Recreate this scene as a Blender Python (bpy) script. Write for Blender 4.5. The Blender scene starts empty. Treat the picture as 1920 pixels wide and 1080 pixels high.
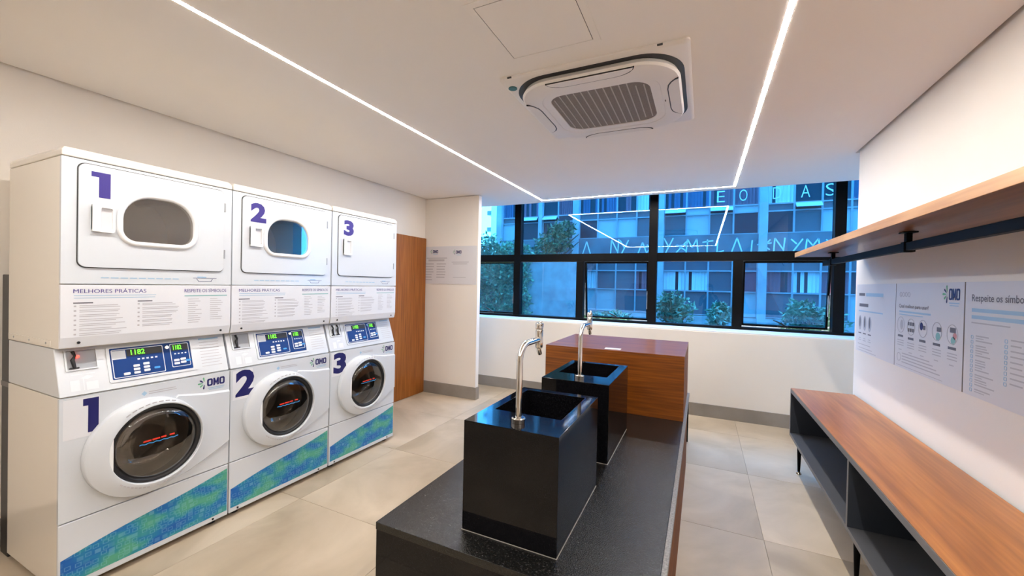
import bpy, bmesh, math, random
from mathutils import Vector, Matrix

# ------------------------------------------------------------------ camera, sky, exposure
scene = bpy.context.scene
COL = scene.collection
cd = bpy.data.cameras.new('camera')
cam = bpy.data.objects.new('camera', cd)
COL.objects.link(cam)
cd.sensor_width = 36.0
cd.lens = 757.43 / 1920 * 36.0
cd.clip_start = 0.02
cd.clip_end = 300
cam.matrix_world = Matrix(((0.90431883, -0.02307223, 0.42623366, 0.0),
                           (0.42634715, 0.0, -0.90455962, 0.0),
                           (0.02087021, 0.9997338, 0.00983678, 1.433),
                           (0, 0, 0, 1)))
scene.camera = cam

world = bpy.data.worlds.new('sky')
scene.world = world
world.use_nodes = True
bg = world.node_tree.nodes['Background']
bg.inputs[0].default_value = (0.74, 0.88, 1.0, 1)
bg.inputs[1].default_value = 16.0

LED_STRENGTH = 186.0
LED_COLOR = (1.0, 0.955, 0.905, 1)
scene.view_settings.view_transform = 'Standard'
scene.view_settings.look = 'None'
scene.view_settings.gamma = 1.0
scene.view_settings.use_curve_mapping = False
scene.view_settings.exposure = 0.0
scene.cycles.max_bounces = 16
scene.cycles.diffuse_bounces = 10
scene.cycles.transparent_max_bounces = 16

random.seed(7)


# ------------------------------------------------------------------ materials
def srgb(r, g, b):
    def f(c):
        c /= 255.0
        return c / 12.92 if c <= 0.04045 else ((c + 0.055) / 1.055) ** 2.4
    return (f(r), f(g), f(b), 1)


def new_mat(name):
    m = bpy.data.materials.new(name)
    m.use_nodes = True
    nt = m.node_tree
    return m, nt, nt.nodes['Principled BSDF']


def plain(name, col, rough=0.5, metal=0.0, spec=0.5, emit=None, es=0.0, coat=0.0):
    m, nt, b = new_mat(name)
    b.inputs['Base Color'].default_value = col
    b.inputs['Roughness'].default_value = rough
    b.inputs['Metallic'].default_value = metal
    b.inputs['Specular IOR Level'].default_value = spec
    b.inputs['Coat Weight'].default_value = coat
    b.inputs['Coat Roughness'].default_value = 0.05
    if emit:
        b.inputs['Emission Color'].default_value = emit
        b.inputs['Emission Strength'].default_value = es
    return m


def noisy(name, c1, c2, scale=(1, 1, 1), nscale=4.0, detail=5.0, rough=0.5, lo=0.35, hi=0.65,
          bump=0.0, bscale=None, spec=0.5, vary=0.0, dist=0.0, coat=0.0, rough2=None):
    m, nt, b = new_mat(name)
    N, L = nt.nodes, nt.links
    tc = N.new('ShaderNodeTexCoord')
    mp = N.new('ShaderNodeMapping')
    mp.inputs['Scale'].default_value = scale
    L.new(tc.outputs['Object'], mp.inputs['Vector'])
    vec = mp.outputs['Vector']
    oi = None
    if vary:
        oi = N.new('ShaderNodeObjectInfo')
        ad = N.new('ShaderNodeVectorMath')
        ad.operation = 'MULTIPLY_ADD'
        L.new(oi.outputs['Random'], ad.inputs[0])
        ad.inputs[1].default_value = (37, 51, 23)
        L.new(vec, ad.inputs[2])
        vec = ad.outputs[0]
    nz = N.new('ShaderNodeTexNoise')
    nz.inputs['Scale'].default_value = nscale
    nz.inputs['Detail'].default_value = detail
    nz.inputs['Distortion'].default_value = dist
    L.new(vec, nz.inputs['Vector'])
    rp = N.new('ShaderNodeValToRGB')
    rp.color_ramp.elements[0].position = lo
    rp.color_ramp.elements[0].color = c1
    rp.color_ramp.elements[1].position = hi
    rp.color_ramp.elements[1].color = c2
    L.new(nz.outputs['Fac'], rp.inputs['Fac'])
    col = rp.outputs['Color']
    if vary:
        hs = N.new('ShaderNodeHueSaturation')
        mr = N.new('ShaderNodeMapRange')
        mr.inputs['To Min'].default_value = 1 - vary
        mr.inputs['To Max'].default_value = 1 + vary
        L.new(oi.outputs['Random'], mr.inputs['Value'])
        L.new(mr.outputs['Result'], hs.inputs['Value'])
        L.new(col, hs.inputs['Color'])
        col = hs.outputs['Color']
    L.new(col, b.inputs['Base Color'])
    b.inputs['Roughness'].default_value = rough
    if rough2 is not None:
        mr2 = N.new('ShaderNodeMapRange')
        mr2.inputs['To Min'].default_value = rough
        mr2.inputs['To Max'].default_value = rough2
        L.new(nz.outputs['Fac'], mr2.inputs['Value'])
        L.new(mr2.outputs['Result'], b.inputs['Roughness'])
    b.inputs['Specular IOR Level'].default_value = spec
    b.inputs['Coat Weight'].default_value = coat
    b.inputs['Coat Roughness'].default_value = 0.12
    if bump:
        n2 = N.new('ShaderNodeTexNoise')
        n2.inputs['Scale'].default_value = bscale or nscale * 3
        n2.inputs['Detail'].default_value = 4
        L.new(vec, n2.inputs['Vector'])
        bp = N.new('ShaderNodeBump')
        bp.inputs['Strength'].default_value = bump
        bp.inputs['Distance'].default_value = 0.01
        L.new(n2.outputs['Fac'], bp.inputs['Height'])
        L.new(bp.outputs['Normal'], b.inputs['Normal'])
    return m


def wood(name, c1, c2, c3, grain='y', rough=0.38, coat=0.15, fig=1.0):
    """long grain lines plus broad figure, along one axis"""
    m, nt, b = new_mat(name)
    N, L = nt.nodes, nt.links
    tc = N.new('ShaderNodeTexCoord')
    fine = {'x': (1.2, 34, 34), 'y': (34, 1.2, 34), 'z': (34, 34, 1.2)}[grain]
    broad = {'x': (0.55, 5, 5), 'y': (5, 0.55, 5), 'z': (5, 5, 0.55)}[grain]
    m1 = N.new('ShaderNodeMapping'); m1.inputs['Scale'].default_value = fine
    m2 = N.new('ShaderNodeMapping'); m2.inputs['Scale'].default_value = broad
    L.new(tc.outputs['Object'], m1.inputs['Vector'])
    L.new(tc.outputs['Object'], m2.inputs['Vector'])
    n1 = N.new('ShaderNodeTexNoise'); n1.inputs['Scale'].default_value = 2.2; n1.inputs['Detail'].default_value = 6
    n2 = N.new('ShaderNodeTexNoise'); n2.inputs['Scale'].default_value = 1.4; n2.inputs['Detail'].default_value = 3
    n2.inputs['Distortion'].default_value = 1.6
    L.new(m1.outputs['Vector'], n1.inputs['Vector'])
    L.new(m2.outputs['Vector'], n2.inputs['Vector'])
    mx = N.new('ShaderNodeMath'); mx.operation = 'MULTIPLY_ADD'
    L.new(n2.outputs['Fac'], mx.inputs[0]); mx.inputs[1].default_value = 0.65 * fig
    sc = N.new('ShaderNodeMath'); sc.operation = 'MULTIPLY'
    L.new(n1.outputs['Fac'], sc.inputs[0]); sc.inputs[1].default_value = 1 - 0.65 * fig
    L.new(sc.outputs[0], mx.inputs[2])
    rp = N.new('ShaderNodeValToRGB')
    e = rp.color_ramp.elements
    e[0].position = 0.36; e[0].color = c1
    e[1].position = 0.64; e[1].color = c3
    k = e.new(0.5); k.color = c2
    L.new(mx.outputs[0], rp.inputs['Fac'])
    L.new(rp.outputs['Color'], b.inputs['Base Color'])
    b.inputs['Roughness'].default_value = rough
    b.inputs['Coat Weight'].default_value = coat
    b.inputs['Coat Roughness'].default_value = 0.15
    return m


def glass(name, tint, refl=0.07, graz=0.6, gcol=(1, 1, 1, 1), rough=0.0):
    m = bpy.data.materials.new(name)
    m.use_nodes = True
    nt = m.node_tree
    N, L = nt.nodes, nt.links
    N.clear()
    out = N.new('ShaderNodeOutputMaterial')
    tr = N.new('ShaderNodeBsdfTransparent'); tr.inputs['Color'].default_value = tint
    gl = N.new('ShaderNodeBsdfGlossy'); gl.inputs['Roughness'].default_value = rough
    gl.inputs['Color'].default_value = gcol
    lw = N.new('ShaderNodeLayerWeight'); lw.inputs['Blend'].default_value = 0.5
    pw = N.new('ShaderNodeMath'); pw.operation = 'POWER'; pw.inputs[1].default_value = 4.0
    ma = N.new('ShaderNodeMath'); ma.operation = 'MULTIPLY_ADD'
    ma.inputs[1].default_value = graz; ma.inputs[2].default_value = refl
    mx = N.new('ShaderNodeMixShader')
    L.new(lw.outputs['Facing'], pw.inputs[0]); L.new(pw.outputs[0], ma.inputs[0])
    L.new(ma.outputs[0], mx.inputs['Fac'])
    L.new(tr.outputs[0], mx.inputs[1]); L.new(gl.outputs[0], mx.inputs[2])
    L.new(mx.outputs[0], out.inputs['Surface'])
    return m


M = {}
M['wall'] = noisy('wall_paint', (0.79, 0.74, 0.675, 1), (0.82, 0.77, 0.705, 1), nscale=1.3, rough=0.7, spec=0.2, bump=0.04, bscale=140)
M['ceiling'] = noisy('ceiling_paint', (0.88, 0.85, 0.82, 1), (0.90, 0.87, 0.84, 1), nscale=1.0, rough=0.8, spec=0.15)
M['void'] = plain('dark_void', (0.06, 0.055, 0.05, 1), 0.9)
M['tile'] = noisy('porcelain_tile', (0.36, 0.29, 0.205, 1), (0.57, 0.475, 0.36, 1), nscale=1.7, detail=8, rough=0.36, rough2=0.5,
                  lo=0.3, hi=0.7, vary=0.05, dist=0.8, spec=0.45, bump=0.03, bscale=30)
M['grout'] = plain('grout', (0.30, 0.26, 0.21, 1), 0.9)
M['base'] = noisy('skirting_tile', (0.23, 0.205, 0.18, 1), (0.30, 0.27, 0.24, 1), nscale=3, rough=0.45)
M['machine'] = plain('white_enamel', (0.80, 0.76, 0.69, 1), 0.24, spec=0.5, coat=0.2)
M['machine_front'] = plain('white_front_enamel', (0.645, 0.68, 0.725, 1), 0.2, spec=0.5, coat=0.2)
M['vinyl'] = plain('grey_white_vinyl', (0.72, 0.735, 0.775, 1), 0.35)
M['plastic_white'] = plain('white_plastic', (0.84, 0.85, 0.86, 1), 0.3)
M['gap'] = plain('dark_gap', (0.05, 0.05, 0.05, 1), 0.8)
M['black'] = plain('black_plastic', (0.012, 0.012, 0.014, 1), 0.4)
M['blackmetal'] = plain('black_powder_coat', (0.004, 0.004, 0.005, 1), 0.5, spec=0.06)
M['navy'] = plain('navy_print', srgb(24, 24, 92), 0.45)
M['purple'] = plain('violet_print', srgb(58, 46, 132), 0.45)
M['greyprint'] = plain('grey_print', (0.46, 0.45, 0.48, 1), 0.6)
M['darkprint'] = plain('charcoal_print', (0.13, 0.125, 0.15, 1), 0.6)
M['blueprint'] = plain('pale_blue_print', (0.33, 0.50, 0.66, 1), 0.6)
M['tealprint'] = plain('teal_print', (0.22, 0.46, 0.45, 1), 0.6)
M['greenprint'] = plain('green_print', (0.13, 0.42, 0.22, 1), 0.6)
M['redprint'] = plain('red_print', (0.75, 0.04, 0.02, 1), 0.5)
M['skyprint'] = plain('sky_print', (0.05, 0.32, 0.75, 1), 0.5)
M['lcd'] = plain('blue_display_panel', (0.008, 0.045, 0.20, 1), 0.35, spec=0.15)
M['lcdwhite'] = plain('white_button', (0.72, 0.76, 0.82, 1), 0.4)
M['digit'] = plain('green_led_digits', (0.1, 0.8, 0.05, 1), 0.5, emit=(0.18, 1.0, 0.03, 1), es=1.6)
M['redled'] = plain('red_led', (0.8, 0.05, 0.05, 1), 0.4, emit=(1, 0.06, 0.04, 1), es=4.0)
M['chrome'] = plain('chrome', (0.78, 0.77, 0.75, 1), 0.08, metal=1.0)
M['steel'] = plain('drum_steel', (0.50, 0.47, 0.43, 1), 0.3, metal=1.0)
M['granite'] = noisy('polished_black_granite', (0.004, 0.004, 0.005, 1), (0.03, 0.03, 0.032, 1), nscale=260, detail=2, rough=0.06, lo=0.6, hi=0.85, spec=0.22)
M['granite_top'] = noisy('leathered_black_granite', (0.004, 0.0038, 0.0036, 1), (0.040, 0.039, 0.037, 1), nscale=190, detail=3, rough=0.2, rough2=0.3,
                         lo=0.5, hi=0.8, bump=0.22, bscale=200, spec=0.42)
M['granite_edge_lit'] = noisy('granite_edge_lit', (0.13, 0.125, 0.12, 1), (0.24, 0.23, 0.22, 1), nscale=120, rough=0.35)  # paler than the black granite: LED light on the edge put into its colour
M['caulk'] = plain('grey_caulk', (0.30, 0.28, 0.25, 1), 0.6)
M['wood_bench'] = wood('oak_veneer', srgb(140, 84, 34), srgb(162, 101, 44), srgb(180, 118, 56), 'y')
M['wood_shelf'] = wood('shelf_veneer', srgb(96, 56, 28), srgb(118, 72, 38), srgb(138, 88, 50), 'y')
M['wood_box'] = wood('freijo_veneer_x', srgb(100, 48, 4), srgb(126, 66, 8), srgb(146, 82, 16), 'x', fig=0.5, coat=0.3)
M['wood_boxy'] = wood('freijo_veneer_y', srgb(100, 48, 4), srgb(126, 66, 8), srgb(146, 82, 16), 'y', fig=0.5, coat=0.0, rough=0.7)
M['wood_door'] = wood('freijo_door_veneer', srgb(124, 68, 16), srgb(144, 82, 24), srgb(160, 96, 36), 'z', fig=0.4, coat=0.05)
M['wood_edge'] = wood('oak_edge', srgb(190, 138, 78), srgb(208, 156, 94), srgb(220, 170, 108), 'y')
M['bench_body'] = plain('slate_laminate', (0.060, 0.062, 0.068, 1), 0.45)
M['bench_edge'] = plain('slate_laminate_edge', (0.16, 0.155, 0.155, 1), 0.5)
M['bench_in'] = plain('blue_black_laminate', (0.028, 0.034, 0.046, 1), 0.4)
M['poster'] = plain('poster_board', (0.66, 0.655, 0.68, 1), 0.4)
M['vinylgrey'] = plain('pale_grey_print', (0.42, 0.44, 0.50, 1), 0.6)
M['poster_edge'] = plain('poster_edge', (0.28, 0.26, 0.25, 1), 0.5)
M['ac'] = plain('cassette_plastic', (0.80, 0.765, 0.735, 1), 0.4)
M['ac_grille'] = noisy('cassette_grille', (0.17, 0.145, 0.125, 1), (0.24, 0.205, 0.18, 1), nscale=300, rough=0.6)
M['ac_line'] = plain('grille_rib', (0.46, 0.42, 0.38, 1), 0.5)
M['badge'] = plain('teal_badge', (0.01, 0.11, 0.11, 1), 0.3)
M['frame'] = plain('window_frame_black', (0.003, 0.003, 0.0035, 1), 0.4, spec=0.12)
M['glass_win'] = glass('blue_solar_glass', (0.25, 0.62, 0.93, 1), refl=0.05, graz=0.5)
M['glass_dark'] = glass('smoked_glass', (0.80, 0.77, 0.74, 1), refl=0.12, graz=0.6)
M['glass_bowl'] = glass('door_bowl_glass', (0.62, 0.60, 0.58, 1), refl=0.09, graz=0.5)
M['led'] = plain('led_diffuser', (0.9, 0.9, 0.9, 1), 0.5, emit=LED_COLOR, es=LED_STRENGTH)
M['concrete'] = noisy('facade_concrete', (0.30, 0.31, 0.32, 1), (0.44, 0.45, 0.46, 1), nscale=2.0, rough=0.9)
M['facade_col'] = noisy('facade_column', (0.40, 0.41, 0.42, 1), (0.52, 0.53, 0.54, 1), nscale=2.5, rough=0.85)
M['spandrel'] = noisy('facade_spandrel', (0.13, 0.145, 0.17, 1), (0.21, 0.225, 0.25, 1), nscale=2.2, rough=0.85)
M['alu'] = plain('facade_aluminium', (0.36, 0.38, 0.41, 1), 0.5)
M['pane_dark'] = plain('facade_dark_pane', (0.02, 0.028, 0.045, 1), 0.1)
M['pane_mid'] = plain('facade_grey_pane', (0.12, 0.13, 0.155, 1), 0.12)
M['pane_red'] = plain('facade_red_curtain', (0.26, 0.10, 0.13, 1), 0.3)
M['pane_pale'] = plain('facade_pale_pane', (0.50, 0.53, 0.55, 1), 0.3)
M['curtain'] = plain('facade_white_curtain', (0.80, 0.82, 0.84, 1), 0.8)
M['curtain_blue'] = plain('facade_blue_curtain', (0.10, 0.15, 0.26, 1), 0.8)
M['curtain_red'] = plain('facade_plum_curtain', (0.30, 0.13, 0.17, 1), 0.8)
M['letter'] = plain('white_letters', (0.85, 0.85, 0.85, 1), 0.6)
M['leaf'] = noisy('leaf_green', (0.07, 0.19, 0.10, 1), (0.30, 0.47, 0.27, 1), nscale=2.5, rough=0.5)
M['leaf2'] = noisy('pale_leaf', (0.14, 0.24, 0.13, 1), (0.55, 0.60, 0.45, 1), nscale=3.0, rough=0.5)
M['leafdark'] = noisy('dark_leaf', (0.03, 0.09, 0.035, 1), (0.12, 0.22, 0.09, 1), nscale=2.5, rough=0.5)
M['bark'] = plain('bark', (0.10, 0.07, 0.05, 1), 0.9)
M['asphalt'] = noisy('asphalt', (0.06, 0.06, 0.065, 1), (0.10, 0.10, 0.10, 1), nscale=6, rough=0.95)
M['soil'] = plain('soil', (0.10, 0.07, 0.05, 1), 0.95)
M['stucco'] = noisy('street_stucco', (0.33, 0.33, 0.33, 1), (0.52, 0.50, 0.49, 1), nscale=3, rough=0.9)
M['tower'] = plain('pale_tower', (0.80, 0.79, 0.77, 1), 0.8)


def wave_mat():
    m, nt, b = new_mat('blue_green_wave_print')
    N, L = nt.nodes, nt.links
    tc = N.new('ShaderNodeTexCoord')
    mp = N.new('ShaderNodeMapping'); mp.inputs['Rotation'].default_value = (math.radians(-14), 0, 0)
    mp.inputs['Scale'].default_value = (1, 1, 2.2)
    L.new(tc.outputs['Object'], mp.inputs['Vector'])
    nz = N.new('ShaderNodeTexNoise'); nz.inputs['Scale'].default_value = 5.5; nz.inputs['Detail'].default_value = 2
    L.new(mp.outputs['Vector'], nz.inputs['Vector'])
    rp = N.new('ShaderNodeValToRGB')
    e = rp.color_ramp.elements
    e[0].position = 0.36; e[0].color = srgb(0, 92, 172)
    e[1].position = 0.66; e[1].color = srgb(78, 160, 132)
    k = e.new(0.46); k.color = srgb(8, 118, 172)
    k = e.new(0.56); k.color = srgb(45, 142, 150)
    L.new(nz.outputs['Fac'], rp.inputs['Fac'])
    vo = N.new('ShaderNodeTexVoronoi'); vo.inputs['Scale'].default_value = 34; vo.distance = 'CHEBYCHEV'; vo.inputs['Randomness'].default_value = 0.45
    mp2 = N.new('ShaderNodeMapping'); mp2.inputs['Scale'].default_value = (1, 1, 1.2)
    L.new(tc.outputs['Object'], mp2.inputs['Vector']); L.new(mp2.outputs['Vector'], vo.inputs['Vector'])
    r2 = N.new('ShaderNodeValToRGB')
    f = r2.color_ramp.elements
    f[0].position = 0.22; f[0].color = (0, 0, 0, 1)
    f[1].position = 0.30; f[1].color = (0.32, 0.32, 0.32, 1)
    g = f.new(0.40); g.color = (0, 0, 0, 1)
    L.new(vo.outputs['Distance'], r2.inputs['Fac'])
    mx = N.new('ShaderNodeMix'); mx.data_type = 'RGBA'
    L.new(r2.outputs['Color'], mx.inputs[0])
    L.new(rp.outputs['Color'], mx.inputs[6])
    mx.inputs[7].default_value = srgb(150, 205, 225)
    L.new(mx.outputs[2], b.inputs['Base Color'])
    b.inputs['Roughness'].default_value = 0.35
    return m


M['wave'] = wave_mat()


# ------------------------------------------------------------------ mesh helpers
class Surf:
    """a flat frame in space: u, v along the surface, d off it"""
    def __init__(self, o, u, v):
        self.o = Vector(o); self.u = Vector(u).normalized(); self.v = Vector(v).normalized()
        self.n = self.u.cross(self.v)

    def pt(self, u, v, d=0.0):
        return self.o + self.u * u + self.v * v + self.n * d


FINE = {'body_lines', 'notice_lines', 'intro_lines', 'subheading_lines', 'instruction_lines', 'ring_lettering', 'display_icons', 'caption_lines',
        'list_lines', 'care_symbols', 'footer_lines', 'tip_lines', 'blue_lines', 'heading_lines', 'coin_sketch', 'brand_outline', 'logo_tagline',
        'red_warning_print', 'graffiti', 'basket_drawing', 'logo_splash'}     # print too small to pick apart


class MB:
    def __init__(self):
        self.bm = bmesh.new()

    def v(self, p):
        return self.bm.verts.new(p)

    def face(self, vs):
        try:
            return self.bm.faces.new(vs)
        except ValueError:
            return None

    def box(self, a, b):
        x0, y0, z0 = a; x1, y1, z1 = b
        vs = [self.v(p) for p in ((x0, y0, z0), (x1, y0, z0), (x1, y1, z0), (x0, y1, z0),
                                  (x0, y0, z1), (x1, y0, z1), (x1, y1, z1), (x0, y1, z1))]
        for f in ((0, 3, 2, 1), (4, 5, 6, 7), (0, 1, 5, 4), (1, 2, 6, 5), (2, 3, 7, 6), (3, 0, 4, 7)):
            self.face([vs[i] for i in f])
        return self

    def loft(self, loops, cap0=False, cap1=False, closed=True):
        L = [[self.v(p) for p in lp] for lp in loops]
        for a, b in zip(L, L[1:]):
            n = len(a)
            for i in range(n if closed else n - 1):
                j = (i + 1) % n
                self.face((a[i], a[j], b[j], b[i]))
        if cap0: self.face(list(reversed(L[0])))
        if cap1: self.face(L[-1])
        return self

    def prism(self, s, poly, d0, d1):
        """polygon (counter-clockwise on the surface) from depth d0 to d1 (d1 outside)"""
        return self.loft([[s.pt(u, v, d0) for u, v in poly], [s.pt(u, v, d1) for u, v in poly]], True, True)

    def ring(self, s, outer, inner, d0, d1):
        A = [s.pt(u, v, d0) for u, v in outer]; B = [s.pt(u, v, d1) for u, v in outer]
        C = [s.pt(u, v, d1) for u, v in inner]; D = [s.pt(u, v, d0) for u, v in inner]
        return self.loft([A, B, C, D, A])

    def flat(self, s, poly, d=0.0006):
        self.face([self.v(s.pt(u, v, d)) for u, v in poly])
        return self

    def rect(self, s, u0, v0, u1, v1, d=0.0006):
        return self.flat(s, ((u0, v0), (u1, v0), (u1, v1), (u0, v1)), d)

    def tube(self, path, r, n=12, caps=True):
        path = [Vector(p) for p in path]
        rs = r if isinstance(r, (list, tuple)) else [r] * len(path)
        loops = []
        up = None
        for i, p in enumerate(path):
            t = (path[min(i + 1, len(path) - 1)] - path[max(i - 1, 0)]).normalized()
            if up is None:
                up = Vector((0, 0, 1)) if abs(t.z) < 0.9 else Vector((1, 0, 0))
            a = t.cross(up).normalized(); b = a.cross(t).normalized()
            up = b
            loops.append([p + a * math.cos(2 * math.pi * k / n) * rs[i] + b * math.sin(2 * math.pi * k / n) * rs[i] for k in range(n)])
        return self.loft(loops, caps, caps)

    def lathe(self, s, cu, cv, prof, n=48, cap0=False, cap1=False):
        """prof: list of (radius, depth) around a centre on surface s"""
        loops = [[s.pt(cu + r * math.cos(2 * math.pi * k / n), cv + r * math.sin(2 * math.pi * k / n), d) for k in range(n)] for r, d in prof]
        return self.loft(loops, cap0, cap1)

    def build(self, name, mat, parent=None, bev=0.0, seg=2, smooth=None, loc=None, rot=None):
        bm = self.bm
        bmesh.ops.remove_doubles(bm, verts=bm.verts[:], dist=1e-6)
        bmesh.ops.recalc_face_normals(bm, faces=bm.faces[:])
        if bev:
            es = [e for e in bm.edges if len(e.link_faces) == 2 and e.calc_face_angle(0) > 0.5]
            bmesh.ops.bevel(bm, geom=es, offset=bev, segments=seg, affect='EDGES', profile=0.5, clamp_overlap=True)
        me = bpy.data.meshes.new(name)
        bm.to_mesh(me); bm.free()
        mats = mat if isinstance(mat, (list, tuple)) else [mat]
        for x in mats: me.materials.append(M[x] if isinstance(x, str) else x)
        if smooth:
            me.polygons.foreach_set('use_smooth', [True] * len(me.polygons))
            me.set_sharp_from_angle(angle=math.radians(smooth))
        o = bpy.data.objects.new(name, me)
        COL.objects.link(o)
        if name in FINE: o['kind'] = 'stuff'
        if parent: o.parent = parent
        if loc: o.location = loc
        if rot: o.rotation_euler = rot
        return o


def link_mesh(name, me, parent=None, loc=None, rot=None):
    o = bpy.data.objects.new(name, me)
    COL.objects.link(o)
    if parent: o.parent = parent
    if loc: o.location = loc
    if rot: o.rotation_euler = rot
    return o


def tag(o, label, cat, group=None):
    o['label'] = label
    o['category'] = cat
    if group: o['group'] = group
    return o


def struct(o, label=None):
    o['kind'] = 'structure'
    if label: o['label'] = label
    return o


def empty(name, loc=(0, 0, 0), rz=0.0):
    o = bpy.data.objects.new(name, None)
    o.empty_display_size = 0.1
    o.location = loc
    o.rotation_euler = (0, 0, rz)
    COL.objects.link(o)
    return o


def thing(name, label, cat, loc=(0, 0, 0), rz=0.0, group=None):
    return tag(empty(name, loc, rz), label, cat, group)


def box(name, a, b, mat, parent=None, bev=0.0):
    return MB().box(a, b).build(name, mat, parent, bev)


def rrect(u0, v0, u1, v1, r, n=6):
    """rounded rectangle; r one radius or four: (bottom-left, bottom-right, top-right, top-left)"""
    r = r if isinstance(r, (tuple, list)) else (r,) * 4
    out = []
    for (cx, cy, a0, rr) in ((u0 + r[0], v0 + r[0], 180, r[0]), (u1 - r[1], v0 + r[1], 270, r[1]),
                             (u1 - r[2], v1 - r[2], 0, r[2]), (u0 + r[3], v1 - r[3], 90, r[3])):
        for k in range(n + 1):
            a = math.radians(a0 + 90 * k / n)
            out.append((cx + rr * math.cos(a), cy + rr * math.sin(a)))
    return out


def circ(cu, cv, r, n=48):
    return [(cu + r * math.cos(2 * math.pi * k / n), cv + r * math.sin(2 * math.pi * k / n)) for k in range(n)]


_fc = {}


def glyphs(body, bold=0.0):
    key = (body, bold)
    if key in _fc: return _fc[key]
    cu = bpy.data.curves.new('t', 'FONT')
    cu.body = body
    cu.offset = bold
    cu.resolution_u = 3
    ob = bpy.data.objects.new('t', cu)
    COL.objects.link(ob)
    dg = bpy.context.evaluated_depsgraph_get()
    dg.update()
    me = bpy.data.meshes.new_from_object(ob.evaluated_get(dg))
    vs = [tuple(v.co) for v in me.vertices]
    fs = [tuple(p.vertices) for p in me.polygons]
    bpy.data.objects.remove(ob); bpy.data.curves.remove(cu); bpy.data.meshes.remove(me)
    x0 = min(v[0] for v in vs); x1 = max(v[0] for v in vs)
    y0 = min(v[1] for v in vs); y1 = max(v[1] for v in vs)
    _fc[key] = (vs, fs, x0, y0, x1, y1)
    return _fc[key]


def text(name, body, s, u0, v0, u1, v1, mat, parent=None, bold=0.0, d=0.0008):
    """flat printed lettering filling the rectangle u0..u1, v0..v1 of surface s"""
    vs, fs, x0, y0, x1, y1 = glyphs(body, bold)
    me = bpy.data.meshes.new(name)
    pts = [s.pt(u0 + (v[0] - x0) / (x1 - x0) * (u1 - u0), v0 + (v[1] - y0) / (y1 - y0) * (v1 - v0), d) for v in vs]
    me.from_pydata([tuple(p) for p in pts], [], fs)
    me.materials.append(M[mat])
    return link_mesh(name, me, parent)


def line_block(mb, s, u0, u1, vtop, n, pitch, h, d=0.0007, rag=0.25, seed=1):
    """print too small to read: a block of fine ruled lines with a ragged right side"""
    r = random.Random(seed)
    for k in range(n):
        v = vtop - k * pitch
        mb.rect(s, u0, v - h, u1 - (u1 - u0) * r.random() * rag, v, d)
    return mb


def omo(s, u, v, w, h, parent, name='logo', small=True, d=0.0009):
    """splash mark and the three letters"""
    lw = w * 0.66
    for k in range(3):
        a0 = u + w * 0.34 + k * lw / 3 + lw * 0.015
        a1 = a0 + lw / 3 - lw * 0.03
        st_ = (a1 - a0) * 0.30
        m = MB()
        if k != 1:
            m.ring(s, rrect(a0, v, a1, v + h, (a1 - a0) * 0.32, 4), rrect(a0 + st_, v + st_, a1 - st_, v + h - st_, (a1 - a0) * 0.12, 4), d - 0.0004, d)
        else:
            c = (a0 + a1) / 2
            m.flat(s, ((a0, v), (a0 + st_, v), (a0 + st_, v + h * 0.45), (c, v + h * 0.10), (a1 - st_, v + h * 0.45), (a1 - st_, v), (a1, v),
                       (a1, v + h), (a1 - st_ * 0.9, v + h), (c, v + h * 0.52), (a0 + st_ * 0.9, v + h), (a0, v + h)), d)
        m.build('logo_letter', 'navy', parent)
    a = MB(); g = MB()
    cx, cy = u + w * 0.26, v + h * 0.5
    for k, ang in enumerate((100, 140, 180, 220, 262)):
        t = math.radians(ang)
        r0, r1, wd = h * 0.22, h * (0.72 if k % 2 == 0 else 0.62), h * 0.10
        c, q = math.cos(t), math.sin(t)
        mb = a if k in (1, 4) else g
        mb.flat(s, ((cx + c * r0 + q * wd * 0.4, cy + q * r0 - c * wd * 0.4), (cx + c * r1 + q * wd, cy + q * r1 - c * wd),
                    (cx + c * (r1 + wd), cy + q * (r1 + wd)),
                    (cx + c * r1 - q * wd, cy + q * r1 + c * wd), (cx + c * r0 - q * wd * 0.4, cy + q * r0 + c * wd * 0.4)), d)
    a.build('logo_splash', 'navy', parent)
    g.build('logo_splash', 'greenprint', parent)
    if small:
        b = MB()
        b.rect(s, u + w * 0.38, v - h * 0.32, u + w * 0.98, v - h * 0.22, d)
        b.rect(s, u + w * 0.42, v - h * 0.52, u + w * 0.94, v - h * 0.44, d)
        b.build('logo_tagline', 'blueprint', parent)


# ------------------------------------------------------------------ room shell
CZ = 2.516          # ceiling
XL, XR = -3.30, 1.083
YW = 5.0            # inner face of the parapet under the window
YG = 5.44           # glass
TOP = 2.75

# floor: bed plus one object per tile
floor = struct(box('floor', (-3.4, -4.6, -0.12), (2.5, 5.0, -0.004), 'grout'), 'beige porcelain tiled floor')
P = 0.9
tile_cache = {}
for i in range(-5, 4):
    for j in range(-6, 6):
        x0, x1 = 0.35 + i * P, 0.35 + (i + 1) * P
        y0, y1 = 0.9 + (j - 1) * P, 0.9 + j * P
        x0, x1 = max(x0, XL), min(x1, 2.4)
        y0, y1 = max(y0, -4.6), min(y1, YW)
        if y1 <= 3.995: x1 = min(x1, XR)
        if x1 - x0 < 0.02 or y1 - y0 < 0.02: continue
        key = (round(x1 - x0, 3), round(y1 - y0, 3))
        cx, cy = (x0 + x1) / 2, (y0 + y1) / 2
        if key not in tile_cache:
            hx, hy = key[0] / 2 - 0.0012, key[1] / 2 - 0.0012
            o = MB().box((-hx, -hy, -0.010), (hx, hy, 0.0)).build('tile', 'tile', floor, bev=0.0008, seg=1)
            o.location = (cx, cy, 0)
            tile_cache[key] = o.data
        else:
            link_mesh('tile', tile_cache[key], floor, (cx, cy, 0))

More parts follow.
